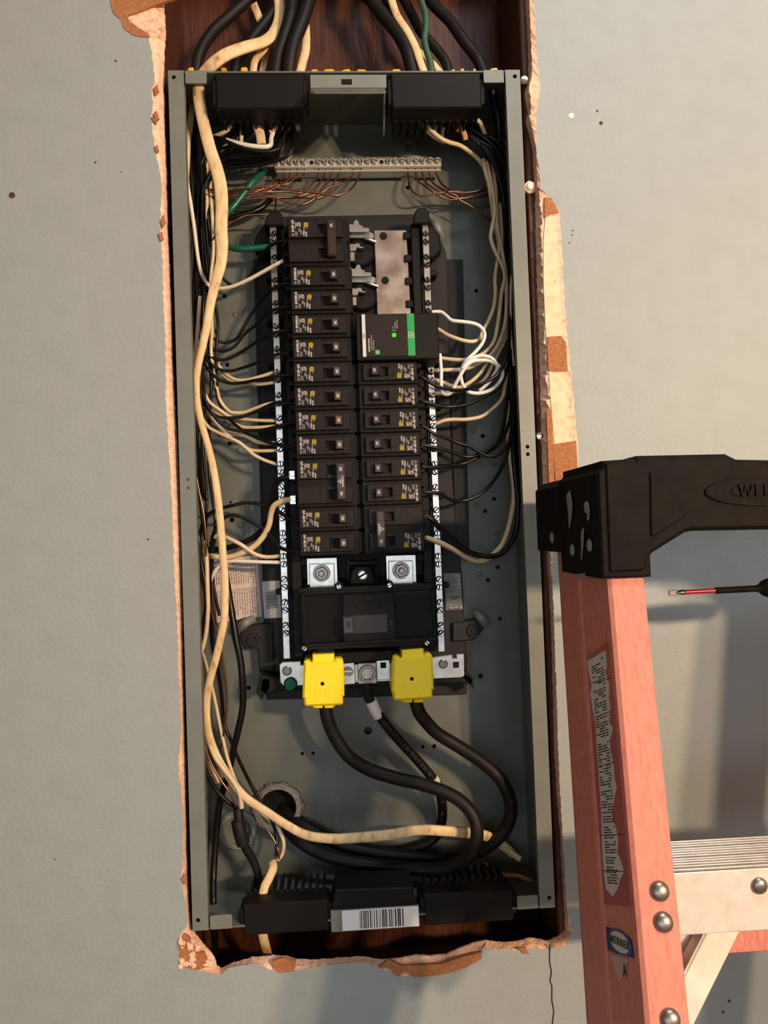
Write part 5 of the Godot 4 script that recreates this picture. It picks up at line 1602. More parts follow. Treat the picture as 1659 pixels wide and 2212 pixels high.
	# --- wires of the surge module side
	wire("white_wire", "bright white surge module lead coiled in a double loop by the neutral bar", M.wire_white, 2.0, [934, 674, -46, 952, 674, -44, 964, 682, -40, 976, 692, -36, 1000, 695, -34, 1024, 699, -34, 1039, 707, -34, 1047, 722, -34, 1042, 741, -34, 1027, 760, -34, 1007, 780, -34, 996, 802, -34, 997, 822, -36, 1004, 838, -38, 1016, 848, -40, 1040, 849, -40, 1064, 840, -38, 1079, 825, -36, 1086, 808, -35, 1080, 793, -34, 1062, 781, -33, 1045, 778, -32, 1024, 780, -30, 1008, 790, -30, 994, 812, -32, 984, 830, -36, 976, 846, -38, 966, 852, -40, 956, 848, -42, 953, 830, -42, 953, 800, -42, 950, 764, -40])
	wire("white_wire", "free end of the coiled white lead turned inside its loop", M.wire_white, 2.0, [1000, 796, -31, 1012, 780, -30, 1034, 769, -30, 1056, 771, -30, 1070, 782, -32, 1074, 796, -34, 1066, 812, -38, 1052, 830, -42, 1036, 844, -46])
	var whites := [
		[[940, 711, -52, 948, 712, -50, 966, 723, -46, 995, 734, -42, 1019, 738, -42, 1036, 732, -44, 1043, 715, -46, 1055, 693, -48, 1066, 664, -50, 1070, 630, -52, 1069, 600, -54, 1075, 560, -54, 1078, 530, -52, 1073, 500, -50, 1066, 470, -50, 1062, 440, -50, 1056, 400, -50, 1048, 370, -52, 1044, 345, -56], "cream wire of the surge module sagging in a low bow"],
		[[944, 773, -54, 954, 774, -52, 983, 777, -48, 1007, 777, -46, 1031, 770, -46, 1053, 756, -46, 1068, 734, -46, 1075, 700, -46, 1080, 664, -46, 1084, 630, -46, 1090, 598, -46, 1084, 572, -44, 1070, 545, -42, 1060, 515, -42, 1063, 490, -42, 1068, 462, -44, 1066, 430, -46, 1060, 390, -50, 1052, 350, -56], "cream wire leaving level below the surge module's corner"],
		[[936, 800, -54, 945, 800, -52, 971, 799, -50, 995, 798, -50, 1019, 792, -50, 1043, 780, -50, 1068, 756, -50, 1084, 724, -50, 1092, 690, -50, 1094, 640, -48, 1092, 590, -48, 1082, 530, -48, 1074, 490, -48, 1072, 440, -50, 1070, 400, -54, 1064, 350, -60], "cream wire passing behind the coil to the neutral bar"],
		[[934, 818, -54, 940, 820, -53, 959, 827, -54, 976, 834, -54, 995, 836, -54, 1019, 823, -54, 1039, 804, -54, 1053, 782, -54, 1072, 756, -54, 1089, 724, -54, 1095, 680, -56, 1097, 630, -60, 1090, 560, -60, 1084, 500, -60, 1080, 440, -64], "cream wire dipping behind the coil's foot"],
		[[936, 851, -54, 942, 850, -54, 954, 850, -52, 971, 847, -52, 1000, 842, -54, 1031, 833, -56, 1051, 814, -58, 1063, 789, -58, 1075, 765, -58, 1090, 735, -58, 1099, 700, -58, 1098, 640, -60], "cream wire bridging from the coil's foot to the neutral bar"],
		[[938, 915, -54, 945, 914, -52, 961, 908, -50, 983, 906, -50, 1007, 906, -50, 1039, 900, -50, 1063, 884, -50, 1082, 864, -52, 1089, 845, -54, 1094, 810, -58, 1098, 770, -62], "cream wire alone on the grey back, second breaker below the coil"],
		[[908, 1158, -36, 925, 1163, -36, 950, 1172, -40, 980, 1187, -48, 1010, 1205, -56, 1034, 1212, -60, 1053, 1207, -62, 1071, 1192, -62, 1086, 1173, -62, 1097, 1144, -62, 1105, 1108, -62, 1110, 1075, -62, 1109, 1043, -60, 1104, 1002, -60, 1100, 960, -60, 1098, 900, -62, 1098, 840, -64], "stout cream wire sweeping under the thirty amp double breaker"]]
	for i in whites.size():
		wire("white_wire", whites[i][1], M.wire_cream, 2.9 if i == 6 else 2.15, whites[i][0])
	var blacks := [
		[[900, 808, -34, 911, 814, -34, 935, 830, -36, 959, 839, -36, 995, 843, -32, 1031, 833, -26, 1068, 814, -26, 1086, 790, -28, 1097, 756, -34, 1101, 712, -40], "black wire crossing in front of the white coil", 1.9],
		[[905, 867, -34, 920, 869, -34, 947, 877, -38, 971, 879, -42, 1007, 874, -44, 1043, 859, -44, 1075, 840, -42, 1090, 814, -42, 1101, 770, -46, 1104, 720, -50], "black wire sagging just below the white coil", 1.9],
		[[906, 920, -34, 918, 923, -34, 936, 936, -36, 959, 944, -40, 980, 953, -44, 1000, 960, -46, 1017, 966, -46, 1042, 981, -44, 1061, 986, -44, 1078, 981, -44, 1094, 966, -44, 1104, 942, -46, 1110, 880, -50, 1111, 800, -56], "black wire with the S-shaped dip across two others", 1.9],
		[[906, 960, -34, 918, 962, -34, 949, 969, -38, 980, 978, -44, 1001, 986, -48, 1021, 986, -50, 1042, 978, -50, 1065, 965, -50, 1078, 948, -52, 1087, 921, -54, 1094, 880, -56, 1098, 820, -58], "black wire from the fourth breaker under the surge module", 1.9],
		[[906, 1008, -34, 918, 1009, -34, 949, 1010, -40, 980, 1005, -48, 1000, 1002, -52, 1026, 991, -54, 1053, 976, -56, 1076, 961, -56, 1092, 934, -56, 1103, 896, -58, 1106, 820, -60], "black wire rising from the fifth breaker under the surge module", 1.9],
		[[912, 1062, -34, 923, 1063, -34, 949, 1066, -38, 972, 1079, -46, 996, 1082, -52, 1016, 1078, -54, 1045, 1062, -56, 1069, 1035, -56, 1084, 1010, -58, 1095, 984, -58, 1101, 950, -58, 1106, 880, -62], "black wire sweeping in the broadest arc from the sixth breaker under the surge module", 1.9],
		[[910, 1112, -34, 932, 1122, -34, 955, 1145, -38, 980, 1166, -44, 1000, 1184, -48, 1026, 1197, -52, 1053, 1202, -54, 1078, 1198, -56, 1097, 1183, -56, 1111, 1158, -56, 1118, 1124, -56, 1118, 1075, -56, 1113, 1026, -56, 1109, 978, -56, 1108, 900, -60], "stout black wire sweeping under the thirty amp double breaker", 2.9]]
	var heads := [[1098, 430, -52, 1086, 350, -48, 1060, 310, -42, 1000, 270, -46, 935, 255, -54], [1100, 430, -56, 1088, 360, -52, 1050, 320, -46, 990, 285, -46, 960, 270, -50, 925, 260, -56], [1104, 430, -60, 1094, 350, -56, 1060, 315, -50, 1015, 290, -48, 985, 262, -50], [1102, 420, -66, 1090, 345, -62, 1058, 300, -56, 1030, 275, -54, 1000, 262, -56], [1106, 420, -52, 1094, 335, -46, 1065, 300, -42, 1035, 292, -46], [1108, 420, -70, 1096, 340, -66, 1056, 300, -62, 1000, 262, -60], [1110, 420, -62, 1098, 330, -58, 1082, 290, -56, 1068, 250, -60]]
	for i in blacks.size():
		var a: Array = blacks[i][0]
		var k := a.size()
		a.append_array(riser(a[k - 3] - 2, a[k - 1], a[k - 2] - 80, 500, heads[i]))
		wire("black_wire", blacks[i][1], M.wire_black, blacks[i][2], a)
	for i in 8:
		var x := 1086.0 + i * 3.6
		var z := -82.0 + (i * 29 % 34)
		var a := [940 + i * 12, 244 + i * 4, -56, 985 + i * 9, 272 + i * 5, -46, 1040 + i * 5, 318 + i * 2, -46, x - 14, 380, z + 8, x, 450, z]
		var y := 560.0
		var stop := 700.0 + (i * 47 % 260)
		while y < stop:
			a.append_array([x + rng.randf_range(-4, 4) + (y - 450) * 0.022, y, z + rng.randf_range(-5, 5)])
			y += rng.randf_range(90, 130)
		a.append_array([x + 4 + (stop - 450) * 0.022, stop, z - 3])
		wire("black_wire", "black wire fanning from the block into the gutter on the ladder's side", M.wire_black, 1.85, a, "black wires fanning to the ladder's side")
	wire("black_cable", "stiff black cable running straight down the corner on the ladder's side", M.wire_black, 4.6, [1058, 170, -30, 1064, 205, -36, 1073, 240, -44, 1078, 275, -50, 1080, 330, -60, 1088, 420, -66, 1100, 560, -70, 1106, 700, -72, 1110, 850, -74, 1113, 1000, -74, 1118, 1090, -74], "", 1.0, "cable")
	wire("white_wire", "cream wire doubled back at the brown sheath on the ladder's side", M.wire_cream, 2.5, [984, 248, -48, 996, 247, -42, 1014, 252, -38, 1034, 262, -38, 1044, 280, -42, 1050, 300, -48, 1058, 325, -54, 1064, 350, -58])
	wire("white_wire", "cream pair looping from the block toward the ladder's side", M.wire_cream, 2.5, [902, 230, -54, 908, 244, -46, 918, 264, -40, 934, 284, -40, 954, 300, -42, 972, 308, -46, 1000, 318, -54, 1040, 352, -62, 1058, 400, -64, 1066, 450, -64, 1068, 500, -60])
	wire("white_wire", "thinner cream wire tucked under the looping pair", M.wire_cream, 1.9, [903, 246, -54, 908, 262, -48, 920, 280, -44, 940, 298, -46, 962, 308, -50])
	wire("cable_sheath", "brown sheath flap folded over the wires on the ladder's side", M.paper, 3.8, [976, 252, -46, 986, 250, -40, 996, 252, -40], "", 0.8)
	for q in [[[980, 254, -44, 984, 268, -42, 988, 284, -42], "brown sheath tail hanging first under the folded flap"], [[990, 258, -44, 998, 274, -42, 1004, 292, -42, 1006, 302, -44], "brown sheath tail hanging longest under the folded flap"]]:
		wire("cable_sheath", q[1], M.paper, 2.8, q[0], "", 0.5)
	wire("copper_wire", "thin copper whisker with a bright tip near the corner cable", M.copper, 0.7, [1052, 250, -50, 1060, 264, -48, 1066, 278, -46, 1068, 292, -44])
	wire("white_wire", "thin white wire edge along the flange on the ladder's side", M.wire_white, 1.2, [1104, 590, -40, 1103, 660, -40, 1104, 720, -42, 1110, 790, -52])
	# --- the big cream cable down the gutter
	var big := thing("cream_cable", "big flat cream cable snaking down the whole gutter from the top of the opening", "cable", P(470, 500, -24) * 0.001)
	var m := MB.new()
	var run := path([590, -420, -84, 592, -220, -78, 596, -40, -66, 604, 10, -62, 602, 45, -56, 591, 72, -48, 570, 90, -38, 531, 102, -24, 489, 118, -16, 461, 138, -16, 444, 156, -22, 432, 176, -26, 429, 200, -28, 434, 240, -26, 444, 285, -22, 456, 330, -20, 468, 365, -18, 476, 400, -18, 479, 440, -18, 478, 500, -18, 480, 530, -18, 477, 570, -19, 466, 610, -20, 456, 650, -22, 448, 700, -22, 438, 745, -24, 428, 790, -26, 424, 830, -26, 426, 870, -26, 434, 910, -26, 444, 945, -26, 455, 985, -26, 464, 1030, -26, 471, 1080, -26, 477, 1140, -26, 481, 1190, -26, 485, 1240, -27, 486, 1290, -27, 484, 1340, -28, 475, 1385, -30, 464, 1430, -32, 452, 1475, -34, 446, 1520, -36, 447, 1560, -38, 455, 1600, -42, 474, 1645, -46, 500, 1685, -46, 530, 1722, -42, 577, 1754, -36, 616, 1780, -30, 660, 1803, -26, 710, 1811, -24, 760, 1810, -24, 840, 1803, -28, 900, 1793, -36, 950, 1794, -44, 1010, 1799, -52, 1051, 1806, -60, 1085, 1825, -76, 1108, 1845, -88], 6)
	m.ribbon(run, [6.0, 6.0, 6.0, 6.4, 6.8, 6.8, 6.2, 6.6, 6.8, 6.4, 5.4, 4.4, 3.8, 3.7, 3.8, 4.0, 4.0, 4.0, 4.0, 4.0, 4.1, 4.2, 4.2, 4.6, 5.4, 5.4, 5.6, 5.2], 3.2)
	part("sheath", m, M.cable, big)
	# --- down by the conduit
	wire("white_wire", "cream wire joining the big cable above the conduit ring", M.wire_cream, 2.6, [424, 1470, -44, 432, 1520, -42, 446, 1580, -42, 462, 1630, -42, 484, 1662, -42, 505, 1690, -42, 518, 1715, -42, 522, 1745, -44])
	wire("white_wire", "pale wire running behind the big cable to the ring", M.wire_cream, 2.0, [440, 1410, -84, 455, 1470, -82, 466, 1520, -78, 478, 1580, -70, 492, 1640, -64, 510, 1690, -60, 528, 1722, -58, 560, 1752, -62, 590, 1780, -60, 606, 1800, -54, 613, 1822, -50, 610, 1845, -48, 600, 1858, -48])
	wire("black_cable", "glossy black cable bulging out under the fine-print label", M.wire_black, 3.7, [482, 1210, -66, 492, 1270, -62, 500, 1320, -58, 510, 1380, -56, 520, 1430, -56, 524, 1480, -56, 524, 1530, -58, 514, 1580, -60, 504, 1620, -64, 496, 1660, -70, 484, 1700, -74, 474, 1740, -74, 466, 1817, -72, 461, 1894, -64, 461, 1950, -50, 462, 2000, -56, 468, 2080, -62], "", 1.0, "cable")
	wire("black_wire", "black wire slipping behind the big cable's lower bend", M.wire_black, 2.2, [428, 1600, -50, 440, 1650, -50, 462, 1700, -52, 490, 1730, -54, 512, 1745, -56])
	wire("copper_wire", "bare copper wire ending in the taped splice", M.copper, 1.1, [436, 1590, -46, 452, 1640, -46, 474, 1680, -46, 494, 1710, -46, 508, 1738, -48, 514, 1752, -50])
	var sp := MB.new()
	sp.tube(path([514, 1746, -50, 517, 1775, -48, 522, 1800, -48, 530, 1830, -50, 545, 1855, -54, 556, 1885, -56, 562, 1920, -56], 6), 5.2, 12, 1.0, 0.8)
	sp.tube(path([513, 1772, -48, 519, 1800, -47, 526, 1822, -48], 6), 7.2, 12)
	solo("taped_splice", sp, M.rubber, "lumpy black taped splice in front of the pale plastic ring", "splice")
	wire("black_wire", "black wire falling past the ring into the torn cream cable end", M.wire_black, 1.9, [540, 1690, -62, 566, 1738, -62, 586, 1770, -58, 596, 1800, -52, 598, 1825, -48, 596, 1850, -46])
	wire("copper_wire", "bare copper wire falling from the taped splice into the torn cream cable end", M.copper, 0.9, [545, 1752, -56, 562, 1772, -54, 580, 1796, -50, 594, 1818, -48, 602, 1840, -46, 603, 1856, -46])
	wire("cable_sheath", "cream cable end with a ragged mouth rising out of the lower block", M.cable, 4.6, [588, 1862, -46, 590, 1875, -40, 582, 1895, -34, 572, 1915, -28, 568, 1935, -24, 568, 1952, -26], "", 0.55)
	wire("cream_cable", "cream cable dropping below the panel into the dark cavity", M.cable, 5.0, [566, 1990, -30, 568, 2020, -34, 575, 2050, -40, 582, 2075, -50], "", 0.5, "cable")
	wire("cable_sheath", "pale cut cable end lying in the lower corner on the ladder's side", M.wire_cream, 3.6, [1098, 1836, -80, 1112, 1848, -76, 1124, 1856, -74], "", 0.6)
	wire("copper_wire", "frayed copper strands lying above the lower block on the ladder's side", M.copper, 2.0, [1044, 1864, -60, 1056, 1872, -56, 1070, 1884, -54], "", 0.5)
	wire("cable_sheath", "brown cable tail behind the frayed copper strands", M.paper, 2.2, [1060, 1880, -62, 1090, 1890, -60, 1120, 1892, -58, 1152, 1906, -56])


# ---------------------------------------------------------------- cables in the cavity above the panel

func build_above():
	for q in [
		[[560, -40, -60, 534, 0, -58, 510, 22, -56, 486, 44, -54, 464, 64, -50, 447, 86, -46, 434, 110, -42, 427, 130, -42, 423, 160, -44], 6.0, M.rubber, "black cable arching over to the panel's upper corner with a pale scuff", "black cables above the panel"],
		[[618, -40, -70, 604, 0, -68, 590, 24, -66, 575, 45, -64, 550, 76, -60, 530, 105, -56, 514, 128, -54, 505, 160, -54], 5.6, M.rubber, "black cable diving behind the big cream bend", "black cables above the panel"],
		[[636, -40, -50, 631, 0, -48, 626, 39, -44, 612, 84, -42, 600, 120, -42, 594, 160, -44], 7.0, M.rubber, "first of two stout black cables beside the big cream bend", "black cables above the panel"],
		[[676, -40, -46, 667, 0, -44, 654, 42, -40, 636, 88, -38, 628, 120, -38, 623, 160, -42], 7.6, M.rubber, "second of two stout black cables, beside the upright cream one", "black cables above the panel"],
		[[646, -40, -72, 640, 10, -72, 628, 60, -70, 612, 110, -68, 606, 160, -68], 6.0, M.rubber, "dark cable behind the two stout black ones", "black cables above the panel"],
		[[780, -40, -56, 803, 0, -54, 830, 36, -50, 855, 66, -46, 874, 98, -42, 884, 126, -40, 892, 162, -42], 7.4, M.rubber, "stout black cable under the cream strip above the other block", "black cables above the panel"],
		[[830, -30, -66, 846, 20, -62, 864, 60, -58, 884, 100, -54, 894, 130, -54, 900, 162, -54], 4.6, M.rubber, "black cable close behind the cream strip", "black cables above the panel"],
		[[858, -40, -68, 874, 0, -66, 894, 40, -62, 908, 66, -60, 930, 92, -58, 950, 115, -56, 964, 138, -54, 970, 162, -54], 5.4, M.rubber, "blue-black cable passing behind the green wire", "black cables above the panel"],
		[[900, -40, -62, 928, 0, -58, 950, 24, -54, 972, 46, -50, 1000, 86, -44, 1022, 114, -42, 1034, 132, -40, 1046, 162, -42], 6.2, M.rubber, "black cable with worn lettering slanting to the corner tab", "black cables above the panel"],
		[[908, -40, -44, 910, 0, -42, 919, 30, -40, 920, 60, -38, 917, 84, -38, 922, 110, -36, 930, 135, -36, 933, 162, -38], 3.6, M.wire_green_dull, "dull green wire hanging over the other block", ""]]:
		var a := [q[0][0], -420, -84, q[0][0], -220, -80]
		a.append_array(q[0])
		q[0] = a
		wire("black_cable" if q[2] == M.rubber else "green_wire", q[3], q[2], q[1], q[0], q[4], 1.0, "cable" if q[2] == M.rubber else "wire", 12)
	for q in [
		[[538, -30, -84, 546, 4, -82, 557, 32, -80, 566, 54, -78, 574, 90, -74], 4.6, 0.5, "dim cream cable crossing high behind the black cables"],
		[[660, 56, -60, 661, 84, -52, 660, 108, -46, 654, 134, -42, 646, 164, -42], 4.8, 0.5, "short upright cream cable beside the stout black pair"],
		[[594, 84, -62, 580, 100, -56, 562, 116, -52, 550, 134, -48, 546, 164, -48], 4.0, 0.6, "cream cable dropping under the big bend"],
		[[590, 20, -74, 588, 60, -72, 580, 100, -68, 572, 130, -62, 564, 164, -58], 3.6, 0.6, "dusty tan cable behind the big bend"],
		[[836, -40, -50, 846, 0, -46, 858, 34, -42, 878, 64, -38, 896, 98, -34, 906, 128, -34, 918, 162, -38], 4.2, 0.5, "cream strip cable twisting over the stout black one"],
		[[898, 106, -58, 914, 118, -56, 936, 138, -54, 958, 164, -52], 3.6, 0.5, "pale cable crossing behind the green wire"]]:
		if q[0][1] < 0:
			var a := [q[0][0], -420, -88, q[0][0], -220, -86]
			a.append_array(q[0])
			q[0] = a
		wire("cream_cable", q[3], M.cable, q[1], q[0], "", q[2], "cable", 10)
	# yellow clamp tongues standing along the panel's upper edge
	var i := 0
	for q in [[484, 151, 12], [528, 150, 14], [413, 150, 12], [680, 155, 14], [711, 154, 22], [748, 154, 18], [781, 155, 20], [856, 154, 18], [978, 154, 8], [998, 153, 8], [1024, 153, 6], [1066, 151, 16]]:
		var c := P(q[0], q[1], -30)
		var m := MB.new()
		var w: float = q[2] * 0.49
		m.prism(PackedVector2Array([Vector2(-w / 2, -5), Vector2(w / 2, -5), Vector2(w / 2, -0.2), Vector2(w * 0.3, 1.0), Vector2(-w * 0.4, 1.2 - (i % 3) * 0.6), Vector2(-w / 2, -0.6)]), -5, 3, 0.6, Transform3D(Basis.IDENTITY, c))
		solo("cable_clamp", m, M.yellow_dull, "yellow clamp tongue along the panel's upper edge, %s" % ["second from the torn corner", "third from the torn corner", "first from the torn corner", "first past the slotted lip's corner", "widest one, over the slotted lip", "just past the slot in the lip", "last over the slotted lip", "alone behind the second block", "thin, beside the blue-black cable", "thin, between two cables", "thinnest, upright", "over the corner tab on the ladder's side"][i], "clamp", "yellow clamp tongues")
		i += 1


# ---------------------------------------------------------------- the step ladder

func build_ladder():
	var yaw := deg_to_rad(-0.5)
	var u := Vector3(cos(yaw), 0, -sin(yaw))      # along the ladder's width
	var w := Vector3(sin(yaw), 0, cos(yaw))       # out of its front
	var top := P(1308, 1215, 235)
	var low := P(1393, 2212, 322)
	var d := (low - top).normalized()
	top -= d * 40.0
	low += d * 260.0
	var lad := thing("step_ladder", "salmon pink fibreglass step ladder with a black cap and metal step", "ladder", Vector3(top.x, low.y, top.z) * 0.001)
	# the rail: web facing out with a ridge, flange to the front
	for side in 2:
		var o0 := top
		var o1 := low
		var su := 1.0
		if side == 1:
			o0 = top + u * 318.0
			o1 = low + u * 356.0
			su = -1.0
		var sec := [Vector2(0, 0), Vector2(2.5, 2.0), Vector2(24, 2.0), Vector2(26, 0), Vector2(26, -4), Vector2(5, -4), Vector2(5, -66), Vector2(24, -66), Vector2(24, -71), Vector2(0, -71), Vector2(-1.6, -69), Vector2(-2.0, -65), Vector2(-1.6, -61), Vector2(-0.3, -59)]
		var m := MB.new()
		var k := sec.size()
		var ring0: Array = []
		var ring1: Array = []
		for q in sec:
			ring0.append(o0 + u * (q.x * su) + w * q.y)
			ring1.append(o1 + u * (q.x * su) + w * q.y)
		for i in k:
			var j := (i + 1) % k
			var e: Vector2 = sec[j] - sec[i]
			var out := u * (-e.y * su) + w * e.x
			m.quad(ring0[i], ring0[j], ring1[j], ring1[i], out)
		var rail := part("rail", m, M.fibreglass, lad)
		# the rear frame's rail folded close behind it
		var rs := MB.new()
		var ra := o0 + u * (1.5 * su) - w * 74.0
		var rb2 := o1 + u * (1.5 * su) - w * 74.0
		var rd := (rb2 - ra).normalized()
		var rx := u * su
		var rz := rx.cross(rd).normalized()
		if rz.dot(w) < 0.0: rz = -rz
		rs.box((ra + rb2) * 0.5 - rz * 27.0 + rx * 2.0, Vector3(4, ra.distance_to(rb2), 54), 1.0, Basis(rx, rd, rz))
		for e in [-2.0, -52.0]: rs.box((ra + rb2) * 0.5 + rz * e + rx * 11.0, Vector3(22, ra.distance_to(rb2), 4), 1.0, Basis(rx, rd, rz))
		part("rear_rail", rs, M.fibreglass, lad)
		if side == 0:
			var fn := u.cross(d).normalized()
			if fn.z < 0.0: fn = -fn
			rail_marks(rail, w, d, top)
			for q in [[1425, 1925], [1433, 1992], [1448, 2202], [1425, 2420]]:
				rivet(lad, P_on(q[0], q[1], top + fn * 2.2, fn), fn, 5.9)
	# cap: a moulded black block, its front an arch between two end blocks
	var fo := top + d * 62.0 + w * 5.0
	var fp := func(x: float, y: float) -> Vector2:
		var q := P_on(x, y, fo, w) - fo
		return Vector2(q.dot(u), q.y)
	var half := [[1302, 995], [1372, 990], [1377, 984], [1570, 980], [1594, 992], [1700, 994]]
	var under := [[1700, 1143], [1495, 1147], [1482, 1150], [1412, 1194], [1403, 1204], [1401, 1228], [1390, 1238], [1312, 1242]]
	var pf := PackedVector2Array()
	var mirror := PackedVector2Array()
	var ctr := 158.0
	for q in half: pf.append(fp.call(q[0], q[1]))
	var back := PackedVector2Array()
	for q in under: back.append(fp.call(q[0], q[1]))
	var capx := Transform3D(Basis(u, Vector3(0, 1, 0), w), fo)
	var whole := PackedVector2Array()
	for q in pf: if q.x < ctr: whole.append(q)
	for i in range(pf.size() - 1, -1, -1): if pf[i].x < ctr: whole.append(Vector2(2 * ctr - pf[i].x, pf[i].y))
	for i in range(back.size() - 1, -1, -1): if back[i].x < ctr: whole.append(Vector2(2 * ctr - back[i].x, back[i].y))
	for q in back: if q.x < ctr: whole.append(q)
	var m := MB.new()
	m.prism(whole, -96, 0, 3.0, capx)
	var cap := part("cap", m, M.cap, lad, "black moulded plastic cap")
	# the end block's side with its lower rear tab
	m = MB.new()
	var y_top: float = fp.call(1290, 1000).y
	var y_bot: float = fp.call(1310, 1244).y
	var rear := Transform3D(Basis(u, Vector3(0, 1, 0), w), fo)
	m.prism(PackedVector2Array([Vector2(-5, y_bot - 2), Vector2(30, y_bot - 2), Vector2(30, y_top - 2), Vector2(0, y_top - 2), Vector2(-5, y_top - 7)]), -98, -1.5, 1.5, rear)
	m.prism(PackedVector2Array([Vector2(-6, y_bot + 14), Vector2(30, y_bot + 14), Vector2(30, y_top - 4), Vector2(0, y_top - 4), Vector2(-6, y_top - 10)]), -170, -94, 1.5, rear)
	part("end_block", m, M.cap, cap)
	m = MB.new()
	var arch: float = fp.call(1600, 1145).y
	m.prism(PackedVector2Array([Vector2(24, arch + 3), Vector2(300, arch + 3), Vector2(300, y_top - 4), Vector2(24, y_top - 4)]), -168, -94, 2.0, rear)
	part("tool_tray", m, M.cap, cap)
	# raised arrow panel and the oval with its lettering
	m = MB.new()
	var ar := PackedVector2Array()
	for q in [[1402, 1020], [1420, 1024], [1480, 1106], [1482, 1114], [1414, 1158], [1404, 1158]]: ar.append(fp.call(q[0], q[1]))
	m.prism(ar, -2, 1.4, 1.0, capx)
	part("raised_panel", m, M.cap, cap)
	var oc: Vector2 = fp.call(1668, 1058)
	m = MB.new()
	var sq := Transform3D(Basis(u * 0.66, Vector3(0, 0.153, 0), w), fo + u * oc.x + Vector3(0, oc.y, 0))
	m.lathe([Vector2(74, -0.6), Vector2(73, 1.6), Vector2(70, 2.4), Vector2(66, 1.8), Vector2(63, 0.4), Vector2(46, 0.4), Vector2(44, 1.6), Vector2(40, 1.8), Vector2(0, 1.8)], sq, 56)
	part("oval", m, M.cap, cap)
	m = MB.new()
	letters(m, "WERNER", 8.2, Transform3D(Basis(u, Vector3(0, 1, 0), w), fo + u * (oc.x - 1.5) + Vector3(0, oc.y, 0) + w * 1.8), 1.2)
	part("lettering", m, M.cap, cap)
	# rivets and scuffs on the cap's end
	var sx := fo - u * 6.3
	for q in [[1192, 1161, 4.8], [1236, 1188, 4.6], [1267, 1096, 4.6], [1273, 1178, 4.6]]:
		var c := P_on(q[0], q[1], sx, -u)
		m = MB.new()
		m.lathe([Vector2(q[2], -0.5), Vector2(q[2] * 0.9, 0.6), Vector2(q[2] * 0.5, 1.0), Vector2(0, 1.1)], Transform3D(Basis(w, Vector3(0, 1, 0), -u), c), 18)
		part("rivet", m, M.scuff, cap)
	for q in [[1224, 1070, 1231, 1060, 1236, 1088, 1234, 1120, 1230, 1140, 1228, 1108], [1256, 1146, 1261, 1140, 1260, 1174, 1256, 1210], [1270, 1102, 1274, 1100, 1272, 1124, 1268, 1120], [1248, 1240, 1264, 1238, 1262, 1248, 1250, 1250]]:
		var p := PackedVector2Array()
		for i in range(0, q.size(), 2):
			var c := P_on(q[i], q[i + 1], sx, -u) - sx
			p.append(Vector2(c.dot(w), c.y))
		m = MB.new()
		m.prism(p, -0.2, 0.35, 0.0, Transform3D(Basis(w, Vector3(0, 1, 0), -u), sx))
		part("scuff", m, M.scuff, cap)
	# the step: ribbed tread and plain front
	var sf := P(1470, 1886, 190)
	sf = P_on(1470, 1886, low - d * 480.0 - w * 4.0, w)
	m = MB.new()
	var b := Basis(u, Vector3(0, 1, 0), w)
	m.box(sf + u * 130.0 + Vector3(0, -21.0, 0) - w * 1.2, Vector3(330, 42, 2.6), 0.8, b)
	part("step_front", m, M.step_front, lad, "pale metal step front")
	m = MB.new()
	m.box(sf + u * 130.0 - w * 25.0 + Vector3(0, -1.5, 0), Vector3(330, 3, 50), 0.6, b)
	m.box(sf + u * 130.0 + Vector3(0, -20.0, 0) - w * 49.0, Vector3(330, 40, 2.6), 0.8, b)
	var step := part("step", m, M.tread, lad, "ribbed metal step")
	for i in 12:
		m = MB.new()
		m.box(sf + u * 130.0 + Vector3(0, 0.7, 0) - w * (3.5 + i * 3.9), Vector3(329, 1.6, 1.6 if i % 4 else 3.0), 0.4, b)
		part("tread_rib", m, M.tread, step)
	rivet(lad, P_on(1640, 1913, sf + w * 0.2, w), w, 5.8)
	# brace under the step and the rear frame's bar
	m = MB.new()
	var b0 := P_on(1572, 1990, sf - w * 20.0, w)
	var b1 := P_on(1478, 2178, sf - w * 4.0, w)
	var bd := (b1 - b0).normalized()
	var bx := bd.cross(w).normalized()
	m.box((b0 + b1) * 0.5 - bd * 6.0, Vector3(21, (b1 - b0).length() + 40, 2.4), 0.6, Basis(bx, -bd, w))
	m.box((b0 + b1) * 0.5 - bd * 6.0 + bx * 10.5 - w * 5.0, Vector3(2.2, (b1 - b0).length() + 40, 10), 0.4, Basis(bx, -bd, w))
	part("brace", m, M.step_front, lad, "slanting metal brace")
	m = MB.new()
	var g := P_on(1480, 2000, sf - w * 26.0, w)
	m.prism(PackedVector2Array([Vector2(-10, 6), Vector2(46, 6), Vector2(20, -20), Vector2(2, -44), Vector2(-10, -48)]), -2, 0, 0.4, Transform3D(b, g))
	part("gusset", m, M.step_front, lad)
	rivet(lad, P_on(1491, 2010, g + w * 0.4, w), w, 3.0)
	m = MB.new()
	var rb := P_on(1570, 2016, sf - w * 110.0, w)
	m.box(rb + u * 130.0, Vector3(330, 26, 14), 1.2, b)
	part("rear_bar", m, M.fibreglass, lad)
	# screwdriver stowed across the ladder
	var s0 := P(1446, 1281, 150)
	var s1 := P(1700, 1268, 150)
	var sd := (s1 - s0).normalized()
	var sb := Basis(sd.cross(Vector3(0, 0, 1)).normalized(), Vector3(0, 0, 1), sd)
	if sb.determinant() < 0: sb.x = -sb.x
	var dr := thing("screwdriver", "slim screwdriver with a red insulated shaft held out level beside the ladder rail", "screwdriver", s0 * 0.001)
	m = MB.new()
	m.box(s0 + sd * 3.5, Vector3(4.2, 1.4, 8), 0.4, sb)
